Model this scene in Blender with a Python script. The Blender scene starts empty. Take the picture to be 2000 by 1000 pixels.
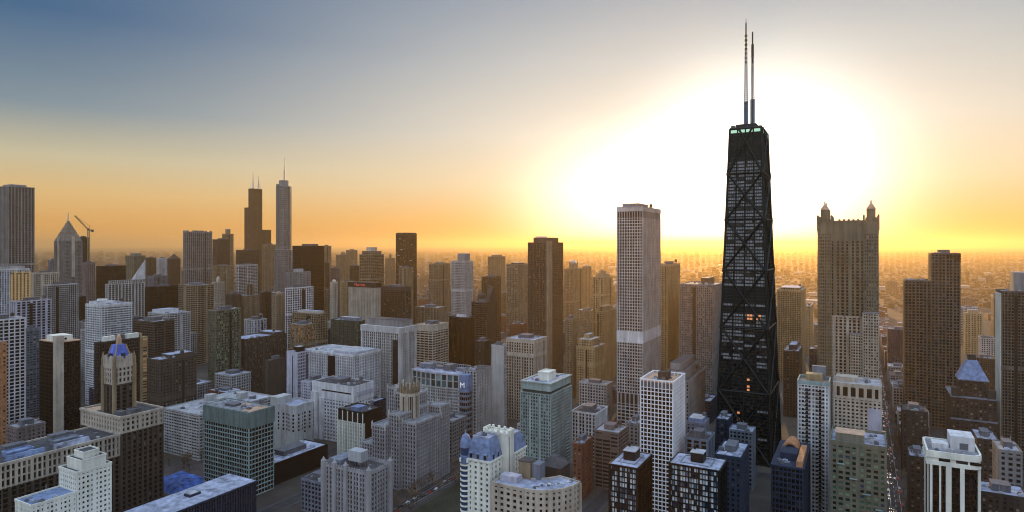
import bpy, math, random
from mathutils import Matrix, Vector
# ------------------------------------------------------------------ camera, world, sun, exposure
S = bpy.context.scene
H = 218.0; F = 1240.0; HZ = 478.0
cd = bpy.data.cameras.new("camera"); cam = bpy.data.objects.new("camera", cd); S.collection.objects.link(cam)
cam.location = (0, 0, H); cam.rotation_euler = (math.radians(90), 0, 0)
cd.sensor_width = 36; cd.lens = F/2000*36; cd.shift_y = -0.011; cd.clip_start = 1; cd.clip_end = 120000
S.camera = cam
SUN_PX, SUN_EL = 1432, 6.0
SUN_AZ = math.degrees(math.atan((SUN_PX-1000)/F))      # clockwise from +Y
sd = (math.sin(math.radians(SUN_AZ))*math.cos(math.radians(SUN_EL)), math.cos(math.radians(SUN_AZ))*math.cos(math.radians(SUN_EL)), math.sin(math.radians(SUN_EL)))
sl = bpy.data.lights.new("sun", 'SUN'); sun = bpy.data.objects.new("sun", sl); S.collection.objects.link(sun)
sl.energy = 3.7; sl.angle = math.radians(0.6); sl.color = (1.0, 0.56, 0.16)
sun.rotation_euler = Vector(sd).to_track_quat('Z', 'Y').to_euler()
wd = bpy.data.worlds.new("World"); S.world = wd; wd.use_nodes = True
def build_world():
    nt = wd.node_tree; N = nt.nodes; L = nt.links; N.clear()
    def n(t, **k):
        x = N.new(t)
        for a, v in k.items(): setattr(x, a, v)
        return x
    def m(op, a, b=None, c=None):
        x = n('ShaderNodeMath', operation=op)
        for i, v in enumerate((a, b, c)):
            if v is None: continue
            if isinstance(v, (int, float)): x.inputs[i].default_value = v
            else: L.new(v, x.inputs[i])
        return x.outputs[0]
    out = n('ShaderNodeOutputWorld'); bg = n('ShaderNodeBackground')
    sky = n('ShaderNodeTexSky', sky_type='NISHITA', sun_disc=False)
    sky.sun_elevation = math.radians(SUN_EL); sky.sun_rotation = math.radians(SUN_AZ)
    sky.altitude = 200; sky.air_density = 1.0; sky.dust_density = 2.0; sky.ozone_density = 2.0
    tc = n('ShaderNodeTexCoord'); sp = n('ShaderNodeSeparateXYZ'); L.new(tc.outputs['Generated'], sp.inputs[0])
    el = sp.outputs['Z']
    dt = n('ShaderNodeVectorMath', operation='DOT_PRODUCT'); L.new(tc.outputs['Generated'], dt.inputs[0]); dt.inputs[1].default_value = sd
    ang = m('ARCCOSINE', m('MINIMUM', dt.outputs['Value'], 0.99999))     # angle from the sun
    # elevation gradient of an evening sky, seen from the side of the sun
    def ramp(stops, fac):
        r = n('ShaderNodeValToRGB'); cr = r.color_ramp; cr.interpolation = 'LINEAR'
        while len(cr.elements) < len(stops): cr.elements.new(0.5)
        for e, (p, c) in zip(cr.elements, stops): e.position = p; e.color = (*c, 1)
        L.new(fac, r.inputs[0]); return r.outputs[0]
    far = ramp(SKY_FAR, el); near = ramp(SKY_NEAR, el)
    mx = n('ShaderNodeMixRGB'); L.new(far, mx.inputs[1]); L.new(near, mx.inputs[2])
    # closeness to the sun, 0..1
    cl = n('ShaderNodeMapRange', interpolation_type='SMOOTHSTEP'); L.new(ang, cl.inputs[0])
    cl.inputs[1].default_value = 1.02; cl.inputs[2].default_value = 0.15; L.new(cl.outputs[0], mx.inputs[0])
    # the glow of the sun through the haze
    def blob(px, el_, zs, rad, pw):      # brightness falling off round a point of the sky
        ga, ge = math.atan((px-1000)/F), math.radians(el_)
        df = n('ShaderNodeVectorMath', operation='SUBTRACT'); L.new(tc.outputs['Generated'], df.inputs[0]); df.inputs[1].default_value = (math.sin(ga)*math.cos(ge), math.cos(ga)*math.cos(ge), math.sin(ge))
        ds = n('ShaderNodeVectorMath', operation='MULTIPLY'); L.new(df.outputs[0], ds.inputs[0]); ds.inputs[1].default_value = (1, 1, zs)
        dl = n('ShaderNodeVectorMath', operation='LENGTH'); L.new(ds.outputs[0], dl.inputs[0])
        return m('POWER', 2.718, m('MULTIPLY', m('POWER', m('DIVIDE', dl.outputs['Value'], rad), pw), -1.0))
    g1 = m('ADD', blob(1478, 4.0, 1.0, GLOW[0], 2.8), m('MULTIPLY', blob(1235, 2.5, 1.45, 0.150, 2.4), 0.8))
    g2 = m('POWER', 2.718, m('MULTIPLY', m('DIVIDE', ang, GLOW[1]), -1.0))
    def scale(col, f):
        x = n('ShaderNodeVectorMath', operation='SCALE')
        if isinstance(col, tuple): x.inputs[0].default_value = col
        else: L.new(col, x.inputs[0])
        if isinstance(f, (int, float)): x.inputs['Scale'].default_value = f
        else: L.new(f, x.inputs['Scale'])
        return x.outputs[0]
    def add(a, b):
        x = n('ShaderNodeVectorMath', operation='ADD'); L.new(a, x.inputs[0]); L.new(b, x.inputs[1]); return x.outputs[0]
    streak = n('ShaderNodeTexNoise'); mp = n('ShaderNodeMapping'); L.new(tc.outputs['Generated'], mp.inputs[0]); mp.inputs['Scale'].default_value = (1.2, 1.2, 16)
    mp.inputs['Rotation'].default_value = (0, math.radians(9), 0)
    L.new(mp.outputs[0], streak.inputs['Vector']); streak.inputs['Scale'].default_value = 2.2; streak.inputs['Detail'].default_value = 5
    sv = m('ADD', m('MULTIPLY', streak.outputs['Fac'], 0.05), 0.975)
    base = scale(mx.outputs[0], sv)
    tot = add(add(base, scale((1.0, 0.96, 0.88), m('MULTIPLY', g1, GLOW[2]))), scale((1.0, 0.80, 0.52), m('MULTIPLY', g2, GLOW[3])))
    # added fill light: extra blue sky glow behind the camera, brightening shaded facades
    ea = n('ShaderNodeMapRange', interpolation_type='SMOOTHSTEP'); L.new(ang, ea.inputs[0]); ea.inputs[1].default_value = 1.1; ea.inputs[2].default_value = 2.2
    tot = add(tot, scale(EAST, ea.outputs[0]))
    tot = scale(tot, 1.0/SKY_STR)
    tot = add(scale(sky.outputs[0], NISH), tot)
    L.new(tot, bg.inputs[0]); bg.inputs[1].default_value = SKY_STR; L.new(bg.outputs[0], out.inputs[0])
SKY_STR = 0.1; NISH = 0.03; EAST = (0.46, 0.53, 0.66)
SKY_FAR = [(0.0, (0.74, 0.36, 0.10)), (0.026, (0.77, 0.40, 0.115)), (0.07, (0.74, 0.50, 0.22)), (0.114, (0.58, 0.52, 0.35)), (0.178, (0.21, 0.285, 0.34)), (0.29, (0.045, 0.130, 0.260)), (0.37, (0.055, 0.14, 0.27)), (0.55, (0.50, 0.66, 0.90)), (1.0, (0.90, 1.12, 1.52))]
SKY_NEAR = [(0.0, (0.70, 0.32, 0.06)), (0.04, (0.84, 0.50, 0.20)), (0.09, (0.86, 0.70, 0.46)), (0.17, (0.82, 0.76, 0.64)), (0.27, (0.60, 0.62, 0.60)), (0.36, (0.40, 0.45, 0.50)), (0.55, (0.50, 0.66, 0.90)), (1.0, (0.90, 1.12, 1.52))]  # overhead stops raised, out of view, as fill light for the facades
GLOW = (0.158, 0.20, 1.5, 0.05)
build_world()
S.view_settings.view_transform = 'Standard'; S.view_settings.look = 'None'; S.view_settings.exposure = 0.0; S.view_settings.gamma = 1
S.cycles.use_denoising = True; S.cycles.filter_width = 1.1
S.cycles.max_bounces = 5; S.cycles.diffuse_bounces = 1; S.cycles.glossy_bounces = 2; S.cycles.volume_bounces = 0
S.cycles.sample_clamp_indirect = 4

# ------------------------------------------------------------------ helpers
rng = random.Random(7)
YAW = math.radians(28.85); CW, SW = math.cos(YAW), math.sin(YAW)   # .8759 .4825
def mat(name, col, rough=0.8, var=0.24, streak=True, spec=0.3, metal=0.0, fine=0.5):
    m = bpy.data.materials.new(name); m.use_nodes = True; nt = m.node_tree; N = nt.nodes; L = nt.links
    b = N['Principled BSDF']; b.inputs['Roughness'].default_value = rough; b.inputs['Specular IOR Level'].default_value = spec; b.inputs['Metallic'].default_value = metal
    tc = N.new('ShaderNodeTexCoord'); a = N.new('ShaderNodeTexNoise'); a.inputs['Scale'].default_value = 0.06; a.inputs['Detail'].default_value = 6; a.inputs['Roughness'].default_value = 0.65
    L.new(tc.outputs['Object'], a.inputs['Vector'])
    mp = N.new('ShaderNodeMapping'); mp.inputs['Scale'].default_value = (0.7, 0.7, 0.05 if streak else 0.7); L.new(tc.outputs['Object'], mp.inputs[0])
    c = N.new('ShaderNodeTexNoise'); c.inputs['Scale'].default_value = fine; c.inputs['Detail'].default_value = 4; L.new(mp.outputs[0], c.inputs['Vector'])
    ad = N.new('ShaderNodeMath'); ad.operation = 'ADD'; L.new(a.outputs['Fac'], ad.inputs[0]); L.new(c.outputs['Fac'], ad.inputs[1])
    oi = N.new('ShaderNodeObjectInfo')
    mr = N.new('ShaderNodeMapRange'); mr.inputs[1].default_value = 0.7; mr.inputs[2].default_value = 1.3; mr.inputs[3].default_value = 1-var*1.6; mr.inputs[4].default_value = 1+var*1.2
    L.new(ad.outputs[0], mr.inputs[0])
    vs = N.new('ShaderNodeVectorMath'); vs.operation = 'SCALE'; vs.inputs[0].default_value = col; L.new(mr.outputs[0], vs.inputs['Scale']); L.new(vs.outputs[0], b.inputs['Base Color'])
    return m
def glass(name, stops, rough=0.12, tilt=0.05, spec=0.25, emit=0.0):
    m = bpy.data.materials.new(name); m.use_nodes = True; nt = m.node_tree; N = nt.nodes; L = nt.links
    b = N['Principled BSDF']; b.inputs['Roughness'].default_value = rough; b.inputs['Specular IOR Level'].default_value = spec
    g = N.new('ShaderNodeNewGeometry'); oi = N.new('ShaderNodeObjectInfo')
    a = N.new('ShaderNodeMath'); a.operation = 'MULTIPLY_ADD'; L.new(oi.outputs['Random'], a.inputs[0]); a.inputs[1].default_value = 7.31; L.new(g.outputs['Random Per Island'], a.inputs[2])
    fr = N.new('ShaderNodeMath'); fr.operation = 'FRACT'; L.new(a.outputs[0], fr.inputs[0])
    r = N.new('ShaderNodeValToRGB'); r.color_ramp.interpolation = 'CONSTANT'
    while len(r.color_ramp.elements) < len(stops): r.color_ramp.elements.new(0.5)
    for e, (p, c) in zip(r.color_ramp.elements, stops): e.position = p; e.color = (*c, 1)
    L.new(fr.outputs[0], r.inputs[0]); L.new(r.outputs[0], b.inputs['Base Color'])
    wn = N.new('ShaderNodeTexWhiteNoise'); wn.noise_dimensions = '1D'; L.new(fr.outputs[0], wn.inputs['W'])
    s1 = N.new('ShaderNodeVectorMath'); s1.operation = 'SUBTRACT'; L.new(wn.outputs['Color'], s1.inputs[0]); s1.inputs[1].default_value = (.5, .5, .5)
    s2 = N.new('ShaderNodeVectorMath'); s2.operation = 'SCALE'; L.new(s1.outputs[0], s2.inputs[0]); s2.inputs['Scale'].default_value = tilt
    s3 = N.new('ShaderNodeVectorMath'); s3.operation = 'ADD'; L.new(s2.outputs[0], s3.inputs[0]); L.new(g.outputs['Normal'], s3.inputs[1])
    s4 = N.new('ShaderNodeVectorMath'); s4.operation = 'NORMALIZE'; L.new(s3.outputs[0], s4.inputs[0]); L.new(s4.outputs[0], b.inputs['Normal'])
    return m
def emis(name, col, st):
    m = bpy.data.materials.new(name); m.use_nodes = True; b = m.node_tree.nodes['Principled BSDF']
    b.inputs['Base Color'].default_value = (*col, 1); b.inputs['Emission Color'].default_value = (*col, 1); b.inputs['Emission Strength'].default_value = st; return m
M = {
 'white': mat('white_concrete', (.56, .56, .57)), 'bright': mat('bright_white_paint', (.80, .80, .82), var=.1), 'stone': mat('weathered_grey_stone', (.29, .29, .30), var=.2), 'umber': mat('umber_granite', (.10, .09, .075)), 'pale': mat('pale_concrete', (.38, .38, .37)), 'grey': mat('grey_concrete', (.20, .20, .20)),
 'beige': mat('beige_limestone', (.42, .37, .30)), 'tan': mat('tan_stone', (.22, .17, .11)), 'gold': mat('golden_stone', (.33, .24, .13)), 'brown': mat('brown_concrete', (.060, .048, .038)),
 'dark': mat('dark_stone', (.035, .031, .028), spec=.3), 'black': mat('black_steel', (.006, .006, .007), rough=.5, spec=.25), 'brick': mat('red_brick', (.17, .065, .04)),
 'rose': mat('rose_granite', (.17, .135, .13)), 'bluegrey': mat('blue_grey_stone', (.15, .17, .21)), 'teal': mat('teal_metal', (.135, .19, .183), rough=.5), 'mint': mat('pale_green_cladding', (.25, .33, .32)),
 'olive': mat('olive_grey', (.15, .145, .105)), 'cream': mat('cream_stucco', (.70, .71, .62), var=.14), 'lilac': mat('pale_lilac_concrete', (.40, .40, .47)), 'darkgreen': mat('dark_green_cladding', (.03, .045, .035), rough=.5),
 'slate': mat('blue_slate_roof', (.15, .21, .35), rough=.6, var=.35, streak=False), 'blueroof': mat('bright_blue_roof', (.09, .15, .52), rough=.6, var=.4), 'navy': mat('navy_stone', (.022, .03, .055)),
 'tar': mat('dark_roof_felt', (.05, .052, .058), var=.4, streak=False, fine=.4), 'gravel': mat('gravel_roof', (.20, .21, .23), var=.35, streak=False, fine=.4),
 'snow': mat('frosted_roof', (.30, .33, .42), var=.4, streak=False, fine=.3), 'lightroof': mat('pale_roof_membrane', (.36, .37, .39), var=.3, streak=False, fine=.3),
 'amber': mat('amber_reflected_light', (.72, .46, .20), var=.12), 'metal': mat('galvanised_metal', (.33, .35, .37), rough=.45, spec=.5), 'copper': mat('tan_and_sunlit_roof', (.45, .30, .20), streak=False), 'steel': mat('antenna_steel', (.45, .45, .45), rough=.5), 'redpaint': mat('red_antenna_paint', (.35, .06, .04)),  # amber holds reflected gold light; copper also serves as painted roof sunlight
 'mech': mat('grey_mechanical_cladding', (.11, .115, .13)), 'rust': mat('orange_brown_roof', (.40, .19, .09), streak=False),
}
G = {
 'silver': glass('silver_glass', [(0, (.09, .095, .10)), (.5, (.11, .115, .12)), (.85, (.14, .145, .15))], tilt=.02, spec=.5),
 'ink': glass('ink_window_glass', [(0, (.003, .003, .004)), (.6, (.006, .007, .010)), (.88, (.02, .03, .05)), (.96, (.05, .06, .08))], spec=.2),
 'dark': glass('dark_window_glass', [(0, (.006, .007, .010)), (.5, (.012, .014, .018)), (.82, (.035, .036, .04)), (.94, (.12, .115, .11))]),
 'black': glass('black_window_glass', [(0, (.004, .004, .005)), (.6, (.009, .009, .011)), (.9, (.03, .03, .03))], spec=.35),
 'hospital': glass('hospital_window_glass', [(0, (.008, .010, .016)), (.6, (.018, .022, .035)), (.9, (.05, .06, .08))]),
 'brown': glass('bronze_window_glass', [(0, (.012, .009, .006)), (.5, (.022, .016, .010)), (.82, (.07, .05, .03)), (.94, (.20, .15, .09))]),
 'teal': glass('teal_window_glass', [(0, (.015, .04, .045)), (.35, (.03, .075, .08)), (.7, (.07, .14, .14)), (.9, (.22, .32, .31))], tilt=.07),
 'green': glass('green_mirror_glass', [(0, (.006, .018, .014)), (.35, (.02, .06, .04)), (.55, (.07, .15, .10)), (.75, (.22, .32, .20)), (.9, (.05, .08, .12))], tilt=.12, rough=.08),
 'blue': glass('blue_window_glass', [(0, (.02, .05, .11)), (.5, (.04, .09, .18)), (.85, (.15, .24, .36))], tilt=.07),
 'blinds': glass('window_glass_with_white_blinds', [(0, (.02, .03, .045)), (.16, (.10, .16, .22)), (.33, (.50, .60, .66)), (.55, (.80, .86, .88)), (.9, (.03, .05, .09))], tilt=.02, rough=.3),
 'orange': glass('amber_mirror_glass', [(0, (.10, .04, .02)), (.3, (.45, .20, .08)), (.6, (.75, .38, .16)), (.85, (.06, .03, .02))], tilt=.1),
 'mixed': glass('speckled_window_glass', [(0, (.012, .011, .010)), (.4, (.04, .035, .03)), (.7, (.14, .12, .09)), (.88, (.30, .25, .18))], tilt=.1),
}
LIT = emis('warm_reflection_glow', (1, .36, .13), 0.4); LITG = emis('pale_green_crown_light', (.5, .8, .55), .40); HEAD = emis('headlight_glow', (1, .82, .55), 4.0); TAIL = emis('taillight_glow', (1, .12, .04), .3); SIGNRED = emis('red_sign_light', (.7, .10, .08), .25); SIGNW = emis('white_sign_light', (.8, .85, .9), .35)

def offset(poly, d):
    n = len(poly); out = []
    for i in range(n):
        p0, p1, p2 = poly[i-1], poly[i], poly[(i+1) % n]
        ax, ay = p1[0]-p0[0], p1[1]-p0[1]; bx, by = p2[0]-p1[0], p2[1]-p1[1]
        la = math.hypot(ax, ay) or 1; lb = math.hypot(bx, by) or 1
        n1 = (ay/la, -ax/la); n2 = (by/lb, -bx/lb)
        k = 1 + n1[0]*n2[0] + n1[1]*n2[1]
        if k < .2: k = .2
        out.append((p1[0]+(n1[0]+n2[0])/k*d, p1[1]+(n1[1]+n2[1])/k*d))
    return out
def rect(x0, x1, y0, y1): return [(x0, y0), (x1, y0), (x1, y1), (x0, y1)]
def ngon(cx, cy, rx, ry, n, a0=0): return [(cx+rx*math.cos(a0+2*math.pi*i/n), cy+ry*math.sin(a0+2*math.pi*i/n)) for i in range(n)]

class MB:
    def __init__(s): s.v = []; s.f = []
    def prism(s, p, z0, z1, top=None):
        top = top or p; n = len(p); b = len(s.v)
        s.v += [(x, y, z0) for x, y in p] + [(x, y, z1) for x, y in top]
        s.f += [(b+i, b+(i+1) % n, b+n+(i+1) % n, b+n+i) for i in range(n)] + [tuple(range(b+n-1, b-1, -1)), tuple(range(b+n, b+2*n))]
    def box(s, x0, x1, y0, y1, z0, z1): s.prism(rect(x0, x1, y0, y1), z0, z1)
    def ring(s, po, pi, z0, z1):
        n = len(po); b = len(s.v)
        for P, z in ((po, z0), (po, z1), (pi, z1), (pi, z0)): s.v += [(x, y, z) for x, y in P]
        for k in range(4):
            for i in range(n):
                j = (i+1) % n; k2 = (k+1) % 4
                s.f.append((b+k*n+i, b+k*n+j, b+k2*n+j, b+k2*n+i))
    def cone(s, p, z0, z1, apex):
        n = len(p); b = len(s.v); s.v += [(x, y, z0) for x, y in p] + [(*apex, z1)]
        s.f += [(b+i, b+(i+1) % n, b+n) for i in range(n)] + [tuple(range(b+n-1, b-1, -1))]
    def quad(s, a, b_, c, d): b = len(s.v); s.v += [a, b_, c, d]; s.f.append((b, b+1, b+2, b+3))
    def beam(s, p, q, r, n=4, r2=None):
        p = Vector(p); q = Vector(q); r2 = r if r2 is None else r2
        z = (q-p).normalized(); u = z.orthogonal().normalized()
        if abs(z.z) > .999: u = Vector((1, 0, 0))
        w = z.cross(u); b = len(s.v); a0 = math.pi/4 if n == 4 else 0
        for c, rr in ((p, r), (q, r2)):
            for i in range(n):
                a = a0+2*math.pi*i/n; s.v.append(tuple(c+u*math.cos(a)*rr+w*math.sin(a)*rr))
        s.f += [(b+i, b+(i+1) % n, b+n+(i+1) % n, b+n+i) for i in range(n)] + [tuple(range(b+n-1, b-1, -1)), tuple(range(b+n, b+2*n))]
    def obox(s, x, y, dx, dy, L, t0, t1, z0, z1):
        # box along direction (dx,dy) centred at (x,y) length L; from t0 inward to t1 outward; outward normal = (dy,-dx)
        nx, ny = dy, -dx; h = L/2
        s.prism([(x-dx*h+nx*t1, y-dy*h+ny*t1), (x+dx*h+nx*t1, y+dy*h+ny*t1), (x+dx*h-nx*t0, y+dy*h-ny*t0), (x-dx*h-nx*t0, y-dy*h-ny*t0)], z0, z1)
    def dome(s, cx, cy, r, z0, hh, n=12, m=5):
        prev = ngon(cx, cy, r, r, n); pz = z0
        for k in range(1, m):
            a = math.pi/2*k/m; cur = ngon(cx, cy, r*math.cos(a), r*math.cos(a), n); z = z0+hh*math.sin(a)
            s.prism(prev, pz, z, cur); prev, pz = cur, z
        s.cone(prev, pz, z0+hh, (cx, cy))
    def build(s, name, m, parent=None, kind=None):
        me = bpy.data.meshes.new(name); me.from_pydata(s.v, [], s.f); me.materials.append(m)
        o = bpy.data.objects.new(name, me); S.collection.objects.link(o)
        if parent is not None: o.parent = parent
        if kind: o['kind'] = kind
        return o

def empty(name, loc, rz, label, cat, group=None):
    o = bpy.data.objects.new(name, None); S.collection.objects.link(o); o.location = loc; o.rotation_euler = (0, 0, rz)
    o['label'] = label; o['category'] = cat
    if group: o['group'] = group
    return o

# ------------------------------------------------------------------ facade styles: slabs (floors) and piers around glazed cells
def st(fh=3.8, bay=3.6, pf=.35, sf=.35, si=0.0, po=.14, top=0, glass_=None): return dict(fh=fh, bay=bay, pf=pf, sf=sf, si=si, po=po, top=top, g=glass_)
ST = {
 'grid': st(3.6, 3.6, .31, .31), 'gridbig': st(4.0, 5.2, .20, .27), 'fine': st(3.2, 2.6, .34, .34), 'punch': st(3.4, 3.6, .48, .45, si=.04, po=.10), 'punchbig': st(3.8, 4.4, .46, .42, si=.04, po=.10),
 'v': st(3.7, 3.4, .36, .24, si=-.25, po=.45), 'vfine': st(3.6, 2.2, .45, .22, si=-.3, po=.4), 'vbig': st(3.9, 6.0, .32, .25, si=-.2, po=.7), 'h': st(3.5, 6.5, .08, .38, si=.25, po=.10), 'hfine': st(3.1, 4.2, .12, .42, si=.25, po=.12),
 'curtain': st(3.7, 2.4, .12, .22, si=.02, po=.10), 'dark': st(3.8, 2.6, .25, .30, si=-.1, po=.12), 'balc': st(3.1, 4.4, .25, .20, si=.9, po=.25), 'slim': st(3.0, 2.6, .28, .26), 'mies': st(3.25, 1.6, .16, .20, si=.03, po=.12),
 'slim2': st(3.3, 3.0, .17, .17, si=.05, po=.2), 'band': st(4.0, 3.0, .05, .30, si=.2, po=.12), 'thinband': st(4.0, 3.2, .06, .17, si=.2, po=.12), 'gothic': st(3.6, 3.0, .38, .28, si=-.05, po=.45),
}
NWIN = [0]
def facade(root, poly, z0, z1, s, wm, gm, W, near=False, edges=None, vis=(0, 1), gl=None, cap=True):
    """slabs and piers into W (the wall mesh); cells into a glazing mesh, the largest-showing 100 of a near building as windows"""
    if isinstance(s, str): s = ST[s]
    edges = edges or {}
    W.prism(offset(poly, -.95), z0, z1-.1)
    nf = max(1, round((z1-z0-s['top'])/s['fh'])); fh = (z1-z0-s['top'])/nf; th = fh*s['sf']
    sp = offset(poly, s['si'])
    for k in range(nf):
        z = z0+k*fh
        W.prism(sp, z, z+th)
    mo = max(s['po'], s['si'])+.06
    W.prism(offset(poly, mo), z1-s['top']-th*.6, z1)
    n = len(poly); Gm = gl if gl is not None else MB(); cells = []
    for i in range(n):
        a, b = poly[i], poly[(i+1) % n]; L = math.hypot(b[0]-a[0], b[1]-a[1]); dx, dy = (b[0]-a[0])/L, (b[1]-a[1])/L
        e = edges.get(i)
        if e == 'blank':
            W.obox((a[0]+b[0])/2, (a[1]+b[1])/2, dx, dy, L-.04, .7, s['si']+.12, z0, z1-.05); continue
        es = ST[e] if e else s
        nb = max(1, round(L/es['bay'])); bw = L/nb; pw0 = bw*es['pf']; rh = (2, 3, 99, 4)[int(z1*7+i) % 4] if (nb >= 6 and es['pf'] > .28) else 99
        for j in range(nb+1):
            pw = pw0*(1.45 if j % rh == 0 else (.82 if rh < 9 else 1))
            if n > 8 and j == nb: continue
            t = j*bw; w = pw
            if j == 0: t = pw/4; w = pw/2
            if j == nb: t = L-pw/4; w = pw/2
            if n > 8: t = j*bw; w = pw
            po = es['po']
            W.obox(a[0]+dx*t, a[1]+dy*t, dx, dy, w, 1.0, po, z0, z1-s['top']-.05)
        nx, ny = dy, -dx
        for k in range(nf):
            za, zb = z0+k*fh+th-.05, z0+(k+1)*fh+.05
            for j in range(nb):
                t0, t1 = j*bw+.02, (j+1)*bw-.02
                cells.append((-k if i in vis else 1000, i, j, a, dx, dy, nx, ny, t0, t1, za, zb))
    if near:
        cells.sort(key=lambda c: c[0])
        me_cache = {}
    cnt = 0
    for c in cells:
        (_, i, j, a, dx, dy, nx, ny, t0, t1, za, zb) = c
        if near and cnt < near and i in vis:
            key = (round(t1-t0, 2), round(zb-za, 2))
            if key not in me_cache:
                mb = MB(); mb.box(-key[0]/2, key[0]/2, -.05, .05, -key[1]/2, key[1]/2); me = bpy.data.meshes.new('window'); me.from_pydata(mb.v, [], mb.f); me.materials.append(gm); me_cache[key] = me
            o = bpy.data.objects.new('window', me_cache[key]); S.collection.objects.link(o); o.parent = root
            t = (t0+t1)/2; o.location = (a[0]+dx*t-nx*.7, a[1]+dy*t-ny*.7, (za+zb)/2); o.rotation_euler = (0, 0, math.atan2(dy, dx)); cnt += 1
        else:
            q = -.75
            Gm.quad((a[0]+dx*t0+nx*q, a[1]+dy*t0+ny*q, za), (a[0]+dx*t1+nx*q, a[1]+dy*t1+ny*q, za), (a[0]+dx*t1+nx*q, a[1]+dy*t1+ny*q, zb), (a[0]+dx*t0+nx*q, a[1]+dy*t0+ny*q, zb))
    if gl is None and Gm.v: Gm.build('glazing', gm, root, 'stuff')

def bounds(poly): xs = [p[0] for p in poly]; ys = [p[1] for p in poly]; return min(xs), max(xs), min(ys), max(ys)
def roofscape(root, poly, z, seed, wm, rm='gravel', lod=0, ph=True, phm='mech', phs=(.28, .68, .30, .72), phh=4.5, units=6, po=.2, par=1.2):
    r = random.Random(seed)
    D = MB(); D.prism(offset(poly, po-.52), z-.05, z+.22); root = D.build('roof', M[rm], root)
    P = MB(); P.ring(offset(poly, po-.02), offset(poly, po-.5), z-.02, z+par); P.build('parapet', M[wm], root)
    x0, x1, y0, y1 = bounds(poly); w, l = x1-x0, y1-y0
    if ph:
        f = phs; a0, a1, b0, b1 = x0+w*f[0], x0+w*f[1], y0+l*f[2], y0+l*f[3]
        B = MB(); B.box(a0, a1, b0, b1, z+.2, z+phh)
        if lod < 2:
            B.box(a0-.25, a1+.25, b0-.25, b1+.25, z+phh-.02, z+phh+.35)
            k = max(2, int((a1-a0)/2.4))
            for i in range(k): B.box(a0+(a1-a0)*(i+.15)/k, a0+(a1-a0)*(i+.75)/k, b0-.12, b0+.1, z+1.2, z+phh-.8)
        B.build('penthouse', M[phm], root)
    if lod < 2:
        for i in range(units):
            ux, uy = x0+w*r.uniform(.08, .92), y0+l*r.uniform(.08, .92); s = r.uniform(.8, 2.2)
            if ph and a0-2.5 < ux < a1+2.5 and b0-2.5 < uy < b1+2.5: continue
            B = MB(); B.box(ux-s, ux+s, uy-s*.7, uy+s*.7, z+.2, z+.2+s*r.uniform(.7, 1.3)); hh = B.v[-1][2]
            B.prism(ngon(ux, uy, s*.5, s*.5, 8), hh-.05, hh+.5)
            B.build('cooling_unit', M[r.choice(['metal', 'mech', 'snow', 'metal'])], root)
        for i in range(2):
            ux, uy = x0+w*r.uniform(.15, .8), y0+l*r.uniform(.15, .8); ln = r.uniform(4, min(14, w*.5)); B = MB()
            if r.random() < .5: B.box(ux-ln/2, ux+ln/2, uy-.5, uy+.5, z+.2, z+1.3)
            else: B.box(ux-.5, ux+.5, uy-ln/2, uy+ln/2, z+.2, z+1.2)
            if abs(ux) < w*.42 and abs(uy) < l*.42: B.build('duct', M[r.choice(['metal', 'mech', 'lightroof'])], root)
        if r.random() < .35 and w > 14 and l > 14:
            ux, uy = x0+w*r.uniform(.7, .85), y0+l*r.uniform(.65, .85); B = MB()
            for q in ((-1.2, -1.2), (1.2, -1.2), (1.2, 1.2), (-1.2, 1.2)): B.beam((ux+q[0], uy+q[1], z), (ux+q[0], uy+q[1], z+3.2), .15)
            B.prism(ngon(ux, uy, 2, 2, 12), z+3, z+6.6); B.cone(ngon(ux, uy, 2.15, 2.15, 12), z+6.6, z+7.8, (ux, uy)); B.build('water_tank', M[r.choice(['brown', 'mech'])], root)
        for i in range(2 if lod == 0 else 0):
            ux, uy = x0+w*r.uniform(.1, .9), y0+l*r.uniform(.1, .9)
            B = MB(); B.beam((ux, uy, z), (ux, uy, z+r.uniform(3, 7)), .13, 5); B.build('roof_pipe', M['metal'], root)

# ------------------------------------------------------------------ placing buildings on the street grid
def ray_s(px, X, Y, sign):   # walk south (sign -1) or north (+1) from a corner until picture column px
    k = (px-1000)/F
    return (X-k*Y)/(CW+SW*k) if sign < 0 else (k*Y-X)/(CW+SW*k)
def ray_t(px, X, Y): k = (px-1000)/F; return (k*Y-X)/(SW-CW*k)
def solve(e, d):
    xl, xc, xr, y = e['px']; o = e['o']
    X, Y = (xc-1000)/F*d, d; n = CW*X-SW*Y; w = SW*X+CW*Y
    if o.get('right'):
        s = o.get('s') or ray_s(xr, X, Y, 1); t = o.get('t') or max(8, min(o.get('tmax', 70), ray_t(xl, X, Y)))
        n0, n1 = n, n+s
    else:
        s = o.get('s') or ray_s(xl, X, Y, -1); t = o.get('t') or max(8, min(o.get('tmax', 75), ray_t(xr, X, Y)))
        n0, n1 = n-s, n
    if o.get('nw'): w -= o['nw']; t = o['nw']
    e['d'] = d; e['n'] = (n0, n1); e['w'] = (w, w+t); e['h'] = H-(y-HZ)*d/F; e['mpp'] = d/F
def overlap(a, b, g=2.0): return a['n'][0] < b['n'][1]+g and b['n'][0] < a['n'][1]+g and a['w'][0] < b['w'][1]+g and b['w'][0] < a['w'][1]+g
def grid2world(n, w): return (CW*n+SW*w, CW*w-SW*n)
# ------------------------------------------------------------------ the table of buildings
# name, label, (left, front corner, right, top) picture columns/row, depth, wall, glass, style, options
T = []
def B(name, label, px, d, wm, gm, style, cat='building', **o):
    T.append(dict(name=name, label=label, px=px, d=d, wm=wm, gm=gm, st=style, cat=cat, o=o))
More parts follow.
